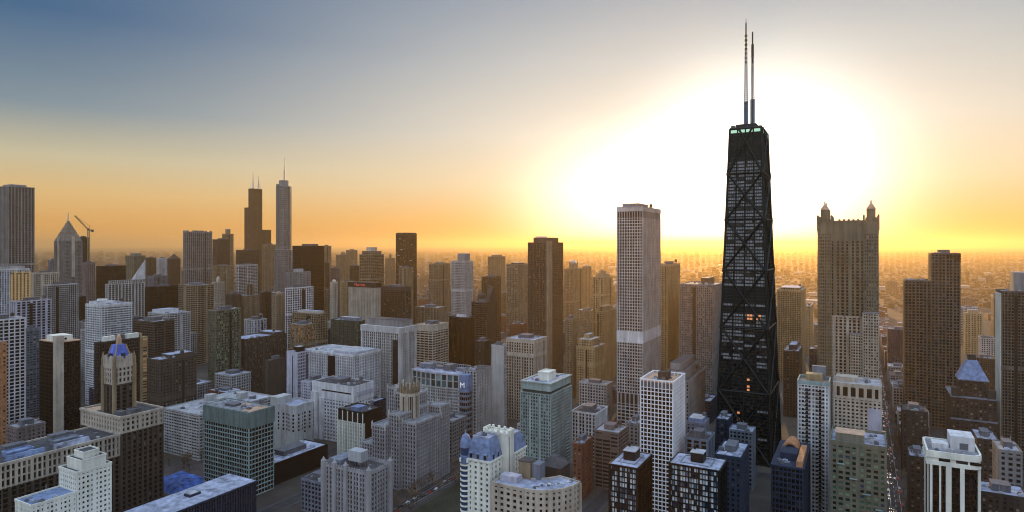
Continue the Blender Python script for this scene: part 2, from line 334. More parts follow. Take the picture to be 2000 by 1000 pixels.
# --- skyline, far
B('skyscraper', 'huge pale ribbed slab tower cut by the left edge, tallest of the left skyline', (-24, 16, 67, 364), 1380, 'grey', 'black', 'vbig', s=59, tops=[(.2, .2, .2, .2, 6, None, 'grey')])
B('skyscraper', 'pointed tower with a diamond shaped top and thin spire beside the construction crane', (107, 137, 160, 470), 1500, 'grey', 'brown', 'fine', 'skyscraper', fn='pointed')
B('office_tower', 'dark slab behind the pointed diamond-top tower, under the construction crane', (150, 158, 175, 464), 1700, 'dark', 'brown', 'fine')
B('office_tower', 'short grey stone tower at the foot of the crane, right of the pointed tower', (160, 168, 186, 514), 1380, 'rose', 'brown', 'punch')
B('office_tower', 'small pale box just left of the pointed diamond-top tower, far off', (94, 100, 111, 509), 1800, 'bluegrey', 'dark', 'grid')
B('office_tower', 'wide flat topped black box of glass right of the crane', (188, 196, 256, 521), 1520, 'black', 'black', 'dark', t=60)
B('office_tower', 'grey green stepped block behind the slanted white roof', (245, 262, 284, 500), 2000, 'olive', 'dark', 'grid', tops=[(.3, .2, .2, .2, 8, None, 'olive')])
B('slanted_tower', 'tower with a sloping striped white roof between the black box and the pale towers', (257, 263, 284, 546), 1650, 'pale', 'dark', 'h', fn='slanted')
B('office_tower', 'slim brown tower right of the slanted white roof, far back', (284, 290, 305, 504), 2150, 'brown', 'brown', 'v')
B('office_tower', 'pale box tower with one dark square opening, beside the little peaked tower', (306, 310, 327, 505), 2100, 'white', 'dark', 'grid')
B('office_tower', 'small brown tower with a peaked roof left of the ribbed grey tower', (327, 334, 352, 506), 2000, 'brown', 'brown', 'v', top='pyr', toph=17)
B('office_tower', 'low grey block in front of the little peaked tower', (288, 300, 328, 540), 1750, 'bluegrey', 'dark', 'grid')
B('skyscraper', 'broad grey tower with tall dark vertical ribs and a crenellated top', (358, 364, 414, 453), 1700, 'grey', 'ink', 'vbig', tmax=95, cren=1)
B('office_tower', 'brown tower with a sloped shoulder beside the domed stone tower', (415, 425, 449, 468), 1950, 'brown', 'brown', 'fine')
B('skyscraper', 'slender stone tower with a round crowned top in the far skyline', (434, 440, 456, 457), 2250, 'tan', 'brown', 'v', top='crown')
B('skyscraper', 'stepped black skyscraper with two white antennas on its roof', (497, 501, 542, 368), 2525, 'brown', 'black', 'dark', 'skyscraper', fn='bundled', s=72, t=72)
B('skyscraper', 'tall silvery glass skyscraper with rounded edges and a single spire', (536, 545, 569, 363), 1368, 'bluegrey', 'blue', 'curtain', 'skyscraper', fn='rounded', t=38)
B('office_tower', 'dark brown box with a pale right wing below the stepped black skyscraper', (461, 466, 514, 489), 1850, 'brown', 'black', 'dark')
B('office_tower', 'pale striped tower with a slanted top squeezed left of the silvery spire tower', (512, 517, 540, 478), 2100, 'tan', 'dark', 'v')
B('office_tower', 'broad black glass box right of the silvery spire tower', (571, 606, 633, 481), 1450, 'black', 'black', 'dark', tops=[(.3, .1, .3, .3, 5, None, 'mech')])
B('office_tower', 'narrow tan tower peeping out right of the broad black box', (628, 634, 647, 481), 2050, 'tan', 'brown', 'v')
B('office_tower', 'pale tower of thin horizontal bands in front of the dark brown box', (461, 466, 503, 518), 1500, 'pale', 'dark', 'h', flag=1)
B('gothic_tower', 'gothic stone tower with a buttressed crown left of the white grid tower', (471, 482, 506, 578), 1300, 'tan', 'brown', 'gothic', 'tower', fn='buttress')
B('clock_tower', 'slim pale stone tower with a pointed lantern beside the tan grid block', (414, 420, 438, 552), 1480, 'beige', 'dark', 'gothic', 'tower', top='lantern')
B('office_tower', 'tan grid block behind the slim pale lantern tower', (413, 419, 457, 520), 1680, 'tan', 'brown', 'grid')
B('office_tower', 'low brown stone block between the lantern tower and the gothic crown tower', (440, 452, 471, 576), 1290, 'brown', 'brown', 'punch')
B('office_tower', 'low dark block between the gothic crown tower and the domed slab', (507, 514, 531, 572), 1420, 'brown', 'brown', 'v')
B('domed_tower', 'tan stone slab topped by a small round dome', (532, 541, 556, 578), 1160, 'tan', 'brown', 'punch', 'tower', top='dome')
B('office_tower', 'pale stone block with a weathered top rising behind the white grid tower', (558, 563, 607, 533), 1260, 'grey', 'dark', 'punch', tops=[(.3, .3, .3, .3, 7, None, 'pale')])
B('apartment_tower', 'bright white open grid tower below the silvery spire tower', (557, 562, 612, 564), 1080, 'white', 'dark', 'gridbig')
B('office_tower', 'dark slim tower with rows of small lights along its edge, standing alone against the sky', (773, 792, 814, 457), 1500, 'dark', 'brown', 'curtain', tops=[(.02, .02, .02, .02, 3, None, 'dark')], lit=8)
B('apartment_tower', 'pale tower in front of the lone dark slim tower', (779, 796, 807, 524), 1310, 'tan', 'brown', 'v')
B('office_tower', 'stepped brown office tower with a pale cap at the middle of the skyline', (702, 724, 750, 498), 1500, 'tan', 'brown', 'h', tops=[(.12, .12, .1, .1, 9, 'grid', None), (.25, .25, .2, .2, 9, None, 'beige')])
B('office_tower', 'curved top tan tower left of the stepped brown office tower', (656, 664, 684, 498), 2300, 'tan', 'brown', 'v', top='dome')
B('office_tower', 'flat tan slab behind the curved top tan tower', (676, 684, 698, 489), 2600, 'tan', 'brown', 'grid')
B('office_tower', 'low dark box below the flat tan slab', (683, 690, 703, 520), 1700, 'dark', 'black', 'dark')
B('office_tower', 'small tan tower with a knobbed top left of the lone dark slim tower', (752, 758, 772, 505), 2300, 'tan', 'brown', 'grid', top='lantern')
B('apartment_tower', 'brown chimney-like block right of the broad black box', (634, 638, 643, 514), 1650, 'brown', 'brown', 'v')
B('apartment_tower', 'pinkish stone block between the brown chimney-like block and the sign hotel', (646, 652, 664, 525), 1500, 'rose', 'brown', 'v')
B('hotel_tower', 'striped hotel slab with a black roof band carrying a red sign', (681, 734, 743, 562), 1080, 'beige', 'dark', 'vfine', 'hotel', fn='signhotel')
B('apartment_tower', 'curved stone flats against the left side of the sign hotel', (665, 672, 690, 551), 1220, 'gold', 'brown', 'v')
B('apartment_tower', 'round topped beige flats right of the broad black box', (645, 652, 660, 552), 1330, 'beige', 'brown', 'punch', top='dome')
B('office_tower', 'dark banded office slab with one light square sign, right of the sign hotel', (744, 792, 803, 562), 1110, 'brown', 'brown', 'h', tband=5)
B('apartment_tower', 'tan ribbed tower left of the tall white-capped grid tower', (838, 856, 879, 516), 1500, 'tan', 'brown', 'v', tops=[(.3, .3, .3, .3, 4, None, 'tan')])
B('apartment_tower', 'tall white and dark grid tower with a pale box on its roof', (881, 908, 924, 511), 1190, 'pale', 'dark', 'slim', tops=[(.35, .1, .2, .2, 15, None, 'grey')])
B('apartment_tower', 'hazy brown tower behind the dark pointed silhouettes', (953, 964, 987, 502), 1900, 'tan', 'brown', 'v', tops=[(.2, .2, .2, .2, 6, None, 'tan')])
B('office_tower', 'tower with tall dark bays behind the rounded dark gable', (941, 958, 978, 542), 1350, 'brown', 'brown', 'vbig')
B('apartment_tower', 'speckled concrete tower close on the left of the wide brown tower', (989, 1011, 1033, 517), 1250, 'tan', 'mixed', 'grid', tops=[(.2, .2, .2, .2, 3, None, 'brown')])
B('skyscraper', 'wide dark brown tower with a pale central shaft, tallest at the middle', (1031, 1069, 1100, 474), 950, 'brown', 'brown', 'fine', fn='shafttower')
B('apartment_tower', 'hazy tower with a small domed cap right of the wide brown tower', (1102, 1120, 1138, 526), 1600, 'tan', 'brown', 'v', top='crown')
B('apartment_tower', 'very hazy slender tower with a rounded top beyond the domed cap tower', (1138, 1147, 1155, 521), 2100, 'tan', 'brown', 'v', top='pyr', toph=6)
B('apartment_tower', 'golden ribbed tower with a stepped cap left of the tallest white grid tower', (1158, 1178, 1196, 543), 1350, 'gold', 'brown', 'vbig', tops=[(.15, .15, .15, .15, 7, None, 'gold'), (.25, .25, .25, .25, 7, None, 'gold')])
B('apartment_tower', 'tan stepped balcony tower in front of the golden ribbed tower', (1162, 1180, 1204, 610), 1000, 'gold', 'brown', 'slim', tops=[(.2, .2, .1, .2, 8, 'slim', None)])
B('apartment_tower', 'narrow pale slab at the foot of the wide brown tower', (1103, 1118, 1126, 624), 900, 'tan', 'brown', 'fine')
B('hotel_tower', 'stepped beige stone block with a columned upper storey below the domed cap tower', (1126, 1162, 1183, 680), 860, 'gold', 'brown', 'punch', 'hotel', tops=[(.05, .25, .1, .1, 10, 'punch', None), (.3, .35, .2, .2, 6, None, 'gold')])
B('apartment_tower', 'warm beige tower with a rounded banded front right of the tallest white grid tower', (1285, 1305, 1328, 518), 900, 'gold', 'brown', 'slim')
B('apartment_slab', 'broad grey brown gridded slab left of the black tapering skyscraper', (1327, 1395, 1417, 558), 850, 'grey', 'mixed', 'fine', tops=[(.55, .25, .2, .2, 9, None, 'brown')])
B('skyscraper', 'tall white gridded skyscraper with a blank white band low on its shaft', (1205, 1255, 1290, 405), 718, 'stone', 'ink', 'grid', fn='bandtower')
B('apartment_tower', 'golden lit gridded tower right of the black tapering skyscraper', (1518, 1566, 1575, 568), 1000, 'gold', 'brown', 'slim', tops=[(.1, .1, .1, .1, 4, 'slim', None)])
B('apartment_tower', 'narrow tan slab behind the golden gridded tower', (1574, 1583, 1591, 599), 1250, 'gold', 'brown', 'fine')
B('apartment_tower', 'plain brown stone tower at the foot of the golden gridded tower', (1530, 1560, 1567, 688), 800, 'brown', 'brown', 'punch', tops=[(.3, .2, .2, .2, 7, None, 'brown')])
B('twin_step_tower', 'brown granite tower of two heights, its lower half on the left', (1818, 1819, 1876, 496), 760, 'umber', 'ink', 'grid', 'skyscraper', right=1, t=38, fn='twostep')
B('apartment_tower', 'far pale slab with a column of dark windows, above the blue pyramid roof', (1879, 1885, 1919, 612), 1250, 'gold', 'brown', 'punchbig', right=1, s=None, t=25, tops=[(.2, .2, .2, .2, 7, None, 'gold')])
B('apartment_tower', 'hazy narrow slab left of the gridded tower at the right edge', (1938, 1940, 1949, 580), 1300, 'gold', 'brown', 'fine', right=1, t=25)
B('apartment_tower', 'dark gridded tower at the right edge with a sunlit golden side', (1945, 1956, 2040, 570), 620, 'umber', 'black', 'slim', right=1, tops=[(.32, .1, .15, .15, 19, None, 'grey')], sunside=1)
B('mansion_block', 'dark stone block crowned by a blue pyramid roof', (1855, 1858, 1948, 760), 620, 'dark', 'mixed', 'punch', right=1, t=48, fn='pyramidblock')
B('apartment_tower', 'dark brown block behind the blue pyramid roof', (1900, 1903, 1946, 700), 900, 'brown', 'brown', 'fine', right=1, t=30)
# --- left cluster
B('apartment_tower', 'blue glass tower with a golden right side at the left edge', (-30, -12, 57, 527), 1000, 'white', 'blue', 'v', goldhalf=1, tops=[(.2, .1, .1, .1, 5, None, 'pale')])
B('apartment_tower', 'purplish tower with pale ribs and a rusty roof near the left edge', (20, 31, 100, 590), 900, 'lilac', 'dark', 'vbig', roofm='rust')
B('apartment_tower', 'beige tower with an arcaded top behind the purplish ribbed tower', (60, 66, 114, 534), 1200, 'beige', 'brown', 'v')
B('apartment_tower', 'dark glass tower with thin white vertical ribs behind the purplish tower', (84, 92, 153, 558), 1050, 'pale', 'black', 'slim2')
B('apartment_tower', 'white gridded slab tower filling the left edge', (-60, -38, 50, 629), 700, 'white', 'dark', 'gridbig', s=30)
B('apartment_tower', 'narrow banded teal tower tucked behind the white gridded slab tower', (46, 51, 78, 644), 790, 'bluegrey', 'teal', 'hfine')
B('apartment_tower', 'orange lit brick tower cut by the lower left edge', (-40, -6, 9, 672), 600, 'rust', 'orange', 'punch')
B('apartment_tower', 'black twin slab tower with a blank cream shaft up its corner', (77, 113, 157, 670), 640, 'black', 'black', 'dark', fn='cornershaft')
B('apartment_tower', 'white banded tower with a rounded left end, above the blue spired roof', (167, 198, 258, 597), 850, 'white', 'teal', 'hfine', tops=[(.02, .5, .1, .3, 4, None, 'white'), (.3, .3, .3, .3, 3, None, 'cream')])
B('apartment_tower', 'dark tower with a thin golden edge right behind the blue spired roof', (184, 190, 287, 671), 720, 'dark', 'black', 'dark', fn='goldedge')
B('apartment_tower', 'dark brown tower with striped upper floors left of the white stepped slab', (260, 301, 341, 630), 800, 'brown', 'black', 'hfine', roofm='lightroof', units=8)
B('apartment_tower', 'white stepped slab of small windows behind the dark brown striped tower', (289, 326, 372, 614), 920, 'pale', 'dark', 'hfine', tops=[(.1, .5, .1, .1, 5, None, 'white')])
B('apartment_tower', 'brown brick block with a tall chimney corner below the white stepped slab', (287, 312, 384, 705), 660, 'brown', 'brown', 'punch', tops=[(.2, .1, .3, .05, 4, None, 'brown')])
B('office_tower', 'tall brown tower of fine pale bands left of the green mirror tower', (349, 386, 418, 558), 1150, 'tan', 'black', 'h')
B('office_tower', 'plain black low tower left of the tall banded brown tower', (282, 290, 350, 562), 1260, 'black', 'black', 'dark')
B('office_tower', 'staggered tower of white vertical fins left of the plain black tower', (206, 211, 282, 556), 1180, 'pale', 'black', 'vbig', tops=[(.55, .02, .05, .05, 7, 'v', None)])
B('office_tower', 'dark narrow tower between the white ribbed tower and the white banded tower', (150, 158, 168, 580), 1250, 'black', 'black', 'dark')
B('office_tower', 'green mirror glass tower with a yellowish left edge', (406, 421, 471, 608), 860, 'olive', 'green', 'curtain', lots=1)
B('apartment_block', 'very broad brown patterned block right of the green mirror tower', (445, 478, 560, 664), 900, 'brown', 'mixed', 'fine', tops=[(.05, .05, .7, .05, 4, None, 'brown')])
B('office_block', 'plain windowless brown box below the broad patterned block', (518, 524, 559, 706), 780, 'brown', 'brown', 'blank', t=26)
B('office_tower', 'blank pale slab end beside a dark gridded side', (560, 581, 604, 690), 740, 'lilac', 'black', 'dark', edges={0: 'blank'}, tops=[(.3, .2, .3, .2, 6, None, 'black')])
B('office_block', 'small block with white and blue vertical strips above the patterned block', (478, 496, 520, 626), 1000, 'pale', 'blue', 'vbig')
B('office_block', 'block with an amber mirrored front below the white grid tower', (566, 592, 616, 636), 950, 'tan', 'orange', 'curtain', roofm='lightroof')
B('office_block', 'wide tan block with pale roofs behind the amber mirrored block', (571, 621, 640, 614), 1060, 'tan', 'brown', 'gridbig', tops=[(.1, .1, .3, .1, 4, None, 'beige')])
B('office_block', 'black green block with a pale blue rooftop box', (646, 700, 713, 629), 860, 'darkgreen', 'mixed', 'punch', tops=[(.3, .1, .2, .1, 5, None, 'bluegrey')])
B('office_tower', 'grey granite tower with framed dark bays and a stepped top, middle of the photo', (706, 783, 812, 640), 800, 'pale', 'black', 'v', fn='framed')
B('office_block', 'brown banded block with a golden top edge right of the grey granite tower', (812, 845, 876, 637), 880, 'beige', 'brown', 'h', tband=7, roofm='copper')
B('apartment_block', 'low tan flats behind the brown banded block', (812, 856, 872, 602), 1150, 'tan', 'brown', 'v')
B('office_tower', 'black tower of thin vertical mullions right of the brown banded block', (877, 916, 926, 622), 900, 'black', 'black', 'vfine', tops=[(.3, .3, .3, .3, 5, None, 'white')])
B('office_tower', 'dark tower whose curved gable rises like a sail', (921, 950, 972, 592), 1000, 'dark', 'black', 'h', fn='sail')
B('apartment_tower', 'slim dark tower wedged below the sail shaped gable', (928, 945, 958, 668), 860, 'dark', 'brown', 'slim')
B('office_tower', 'blank pale slab with a diagonal shadow line beside the striped tower', (960, 984, 990, 677), 760, 'pale', 'black', 'dark', edges={0: 'blank'})
B('office_tower', 'pale tower of bold vertical stripes with a dark roof well', (989, 1043, 1068, 666), 780, 'beige', 'black', 'v', tband=3)
# --- hospital quarter
B('hospital_building', 'large white hospital with ranks of slot windows, the higher rear block', (592, 692, 745, 695), 770, 'white', 'hospital', 'gothic', 'hospital', tmax=48, tops=[(.55, .02, .1, .1, 3, None, 'lilac')], lots=1)
B('hospital_building', 'white hospital block with a blank upper wall and one thin window strip', (610, 690, 729, 757), 690, 'white', 'hospital', 'punchbig', 'hospital', fn='blanktop')
B('hospital_building', 'narrow white stair wing against the left of the blank walled hospital block', (588, 606, 609, 748), 705, 'lilac', 'hospital', 'punch', 'hospital', t=30)
B('office_block', 'block of cream stripes with a black top storey in front of the white hospital', (660, 709, 745, 808), 640, 'cream', 'black', 'vfine', fn='blackcap')
B('hospital_building', 'round lobed white concrete hospital tower with oval windows', (536, 575, 590, 800), 650, 'pale', 'dark', 'punch', 'hospital', fn='lobed', s=36, t=36)
B('hospital_building', 'long pale low hospital block with mast-lined roof behind the green topped block', (320, 389, 534, 812), 640, 'pale', 'mixed', 'hfine', 'hospital', tmax=110, fn='mastroof')
B('office_block', 'dark banded block with a broad pale green metal top storey', (398, 486, 535, 808), 545, 'mint', 'ink', 'thinband', fn='greentop')
B('garage_block', 'low black block with a frosted blue roof beside the lobed hospital tower', (490, 536, 640, 908), 570, 'black', 'black', 'blank', roofm='snow', tmax=95, units=9)
B('low_office_block', 'low long block with a flat frosted roof and dark mullioned front, bottom of the photo', (448, 500, 501, 941), 505, 'navy', 'black', 'vfine', nw=150, fn='lowlong')
B('old_office_block', 'little blue grey corner building left of the castle-like hall', (588, 628, 634, 946), 510, 'bluegrey', 'dark', 'grid', t=20)
B('collegiate_building', 'castle-like stone hall with battlements and a boxed water tank', (632, 720, 762, 928), 470, 'stone', 'ink', 'gothic', 'hall', fn='castle')
B('gothic_hospital', 'stepped gothic stone tower with a dark pinnacled crown', (714, 812, 876, 850), 560, 'stone', 'ink', 'gothic', 'tower', fn='gothichosp', tmax=46)
B('business_school', 'white framed block with a curved front and a glass corner marked with a letter', (806, 912, 960, 735), 680, 'pale', 'ink', 'v', 'building', fn='kellogg')
B('office_block', 'lower grey gridded wing behind the curved white framed block', (958, 970, 984, 768), 760, 'grey', 'dark', 'grid', t=20)
# --- centre right, near
B('apartment_tower', 'pale green glass tower with a cream box on its flat roof', (1016, 1076, 1117, 752), 560, 'mint', 'teal', 'slim', fn='tealtop')
B('mansard_tower', 'white tower with blue mansard roofs and a domed round turret', (907, 957, 1013, 902), 400, 'cream', 'dark', 'punch', 'tower', fn='mansard', tmax=36)
B('curved_block', 'curved cream stone block with a frosted roof at the bottom of the photo', (962, 1047, 1135, 962), 385, 'beige', 'dark', 'punch', 'building', fn='curved', t=45)
B('office_block', 'white ribbed block with a dark roof right of the pale green glass tower', (1117, 1163, 1186, 810), 620, 'white', 'dark', 'v', roofm='tar')
B('apartment_block', 'narrow red brick block below the white ribbed block', (1118, 1136, 1152, 870), 540, 'brick', 'mixed', 'punch', t=26)
B('apartment_block', 'mauve brick block with a pink rooftop box left of the white lattice tower', (1161, 1208, 1226, 848), 560, 'rose', 'brown', 'h', fine=1, phm='rose', roofm='lightroof')
B('apartment_block', 'low pale roofed block between the mauve brick block and the white lattice tower', (1222, 1246, 1256, 830), 620, 'grey', 'dark', 'punch', t=30, roofm='lightroof')
B('apartment_tower', 'slender white lattice tower with a sunlit open roof', (1250, 1315, 1338, 747), 500, 'bright', 'ink', 'slim2', fn='lattice')
B('shopping_block', 'long stepped grey block running back behind the white lattice tower', (1300, 1346, 1388, 745), 640, 'grey', 'dark', 'grid', 'building', tmax=75, tops=[(.06, .25, .04, .04, 9, None, 'grey'), (.1, .2, .06, .06, 7, None, 'grey')])
B('glass_apartment_tower', 'black steel glass tower with white blinds, the narrower of the matching pair', (1190, 1245, 1273, 917), 384, 'black', 'blinds', 'mies', 'tower', fn='mies')
B('glass_apartment_tower', 'black steel glass tower with white blinds, the wider of the matching pair', (1307, 1405, 1419, 922), 372, 'black', 'blinds', 'mies', 'tower', fn='mies')
B('apartment_block', 'old blue grey stone block just behind the white framed dark block', (1340, 1375, 1396, 830), 560, 'bluegrey', 'dark', 'punch', t=22, tops=[(.1, .1, .1, .1, 4, None, 'slate')])
B('apartment_block', 'dark block with a white frame and roof terrace right of the white lattice tower', (1339, 1382, 1394, 862), 500, 'bluegrey', 'black', 'vbig')
B('apartment_block', 'dark block with a flat blue lit roof just below the black tapering skyscraper', (1398, 1422, 1431, 822), 575, 'navy', 'dark', 'grid', t=24, roofm='snow')
B('apartment_block', 'navy stone block with a big pale roof right of the wider glass tower', (1396, 1447, 1459, 897), 430, 'navy', 'dark', 'punch', roofm='snow', t=36)
B('apartment_block', 'small twin fronted grey block at the foot of the black tapering skyscraper', (1424, 1470, 1477, 846), 560, 'bluegrey', 'dark', 'grid', t=18)
B('theatre_block', 'dark block with an orange ribbed rooftop shell at the lower right', (1506, 1570, 1584, 918), 440, 'navy', 'black', 'dark', 'building', fn='shellroof', t=64)
B('glass_apartment_tower', 'tall pale glass tower with balconies left of the beige hotel', (1558, 1619, 1627, 755), 480, 'white', 'mixed', 'fine', 'tower', fn='balctower', t=24)
B('hotel_block', 'beige hotel block with a row of big square openings at the top', (1628, 1722, 1723, 757), 590, 'beige', 'black', 'punch', 'hotel', t=38, fn='bigopen')
B('apartment_block', 'olive green mirrored block at the bottom below the beige hotel', (1622, 1732, 1733, 880), 440, 'olive', 'green', 'punchbig', t=40, fn='olive')
B('skyscraper', 'broad stone skyscraper with small lantern turrets on its corners', (1597, 1716, 1717, 432), 690, 'olive', 'black', 'v', 'skyscraper', fn='turrets', t=48)
B('apartment_block', 'dark lower block in front of the two height brown tower', (1762, 1763, 1812, 802), 600, 'dark', 'mixed', 'punch', right=1, t=30)
B('apartment_block', 'dark stone block beside the street left of the white finned tower', (1775, 1776, 1812, 892), 500, 'dark', 'mixed', 'punch', right=1, t=26, roofm='snow')
B('finned_tower', 'white tower with broad pale fins and rounded corners, bottom right', (1812, 1815, 1913, 882), 400, 'cream', 'black', 'blank', 'tower', right=1, t=30, fn='finned')
B('apartment_block', 'dark block with a long flat roof behind the grey block near the right edge', (1905, 1908, 1952, 858), 540, 'dark', 'mixed', 'punch', right=1, t=34, roofm='snow')
B('apartment_block', 'grey stone block with lit corner windows close to the right edge', (1948, 1951, 1997, 880), 450, 'grey', 'dark', 'punchbig', right=1, t=26, units=8)
B('apartment_block', 'low dark roofs block at the bottom right corner', (1912, 1915, 2010, 962), 410, 'dark', 'mixed', 'punch', right=1, t=24, roofm='snow', units=12)
# --- bottom left
B('brick_club_tower', 'ornate brown stone block carrying a tower with a blue pyramid roof and pinnacles', (158, 236, 291, 818), 500, 'brown', 'dark', 'punch', 'tower', fn='furniture', tmax=60)
B('hotel_block', 'stepped cream hotel with small punched windows at the bottom left', (118, 150, 213, 925), 415, 'cream', 'ink', 'punch', 'hotel', fn='stephotel', tmax=40)
B('apartment_block', 'small brown stone block above the long wing at the lower left edge', (12, 34, 46, 838), 560, 'rose', 'mixed', 'punch', t=22)
# --- the black skyscraper
B('skyscraper', 'black tapering skyscraper with cross bracing and two tall antennas', (1430, 1487, 1503, 240), 642, 'black', 'black', 'none', 'skyscraper', fn='hancock', s=30.5, t=48.8)

# resolve footprints: nearer ones first; a farther one slides back along its lines of sight (size and height with it) until clear
T.sort(key=lambda e: e['d'])
placed = []
for e in T:
    solve(e, e['d'])
    if e['o'].get('fn') == 'hancock':
        e['n'] = (e['n'][0]-10, e['n'][1]+10); e['w'] = (e['w'][0]-16, e['w'][1]+16)
    ext = e['o'].get('ext')
def clash(e): return [p for p in placed if overlap(e, p)]
fixed = [e for e in T if e['o'].get('fn') in ('hancock', 'furniture', 'mansard')]
placed += fixed
for e in T:
    if e in fixed: continue
    d0 = e['d']; k = 0
    while clash(e) and k < 60:
        k += 1; d = d0*(1+.008*k); solve(e, d)
        if clash(e):
            d = d0*(1-.008*min(k, 12)); solve(e, d)
    if clash(e):
        solve(e, d0)
        w0, w1 = e['w']
        for p in clash(e):            # clip the hidden rear instead
            if p['w'][0] > w0+10: w1 = min(w1, p['w'][0]-3)
        e['w'] = (w0, w1)
        if clash(e): print('CLASH', e['label'], '|', [p['label'][:40] for p in clash(e)])
    placed.append(e)
for e in []: print('%-60s d%5.0f h%4.0f  %3.0fx%3.0f' % (e['label'][:60], e['d'], e['h'], e['n'][1]-e['n'][0], e['w'][1]-e['w'][0]))
# ------------------------------------------------------------------ builders
def zp(e, y, dd=0): return H-(y-HZ)*(e['d']+dd)/F
def build_root(e):
    n, w = (e['n'][0]+e['n'][1])/2, (e['w'][0]+e['w'][1])/2; X, Y = grid2world(n, w)
    return empty(e['name'], (X, Y, 0), -YAW, e['label'], e['cat'])
def louvre(root, poly, z0, z1, wmat, bmat, bay=2.5, pf=.35, name='louvred_storey'):
    B_ = MB(); B_.prism(offset(poly, -.3), z0, z1); B_.build('dark_storey', M[bmat], root)
    P = MB(); n = len(poly)
    for i in range(n):
        a, b = poly[i], poly[(i+1) % n]; L = math.hypot(b[0]-a[0], b[1]-a[1]); dx, dy = (b[0]-a[0])/L, (b[1]-a[1])/L
        k = max(1, round(L/bay)); bw = L/k
        for j in range(k+1): 
            t = min(max(j*bw, bw*pf/2), L-bw*pf/2); P.obox(a[0]+dx*t, a[1]+dy*t, dx, dy, bw*pf, .5, .12, z0, z1)
    P.build(name, M[wmat], root)
def sub(poly, f):  # inset rectangle by fractions (south, north, east, west)
    x0, x1, y0, y1 = bounds(poly); a, b = x1-x0, y1-y0
    return rect(x0+a*f[0], x1-a*f[1], y0+b*f[2], y1-b*f[3])
def topping(root, e, poly, z, kind, seed):
    x0, x1, y0, y1 = bounds(poly); cx, cy = (x0+x1)/2, (y0+y1)/2; r = min(x1-x0, y1-y0)/2; wm = e['wm']; q = MB()
    th = e['o'].get('toph', 14)
    if kind == 'pyr': q.cone(offset(poly, .6), z, z+th, (cx, cy)); q.build('peaked_roof', M[wm], root)
    elif kind == 'dome':
        q.prism(ngon(cx, cy, r*.95, r*.95, 14), z-.1, z+r*.3); q.build('drum', M[wm], root); q = MB()
        q.dome(cx, cy, r*.9, z+r*.3, r*.95, 14); q.build('dome', M['tan' if wm != 'beige' else 'beige'], root)
    elif kind == 'crown':
        q.prism(ngon(cx, cy, r*.8, r*.8, 12), z-.1, z+14)
        q.build('round_upper_storey', M[wm], root); q = MB()
        for i in range(8):
            a = math.pi/4*i; q.box(cx+r*.85*math.cos(a)-1, cx+r*.85*math.cos(a)+1, cy+r*.85*math.sin(a)-1, cy+r*.85*math.sin(a)+1, z+2, z+18)
        q.build('crown_posts', M[wm], root); q = MB(); q.dome(cx, cy, r*.6, z+14, r*.7, 12); q.build('dome', M['metal'], root)
    elif kind == 'lantern':
        k = r*.55
        q.box(cx-k, cx+k, cy-k, cy+k, z-.1, z+k*2.6); q.build('lantern_storey', M[wm], root); q = MB(); q.cone(rect(cx-k*1.1, cx+k*1.1, cy-k*1.1, cy+k*1.1), z+k*2.6, z+k*5, (cx, cy)); q.build('spire', M[wm], root)
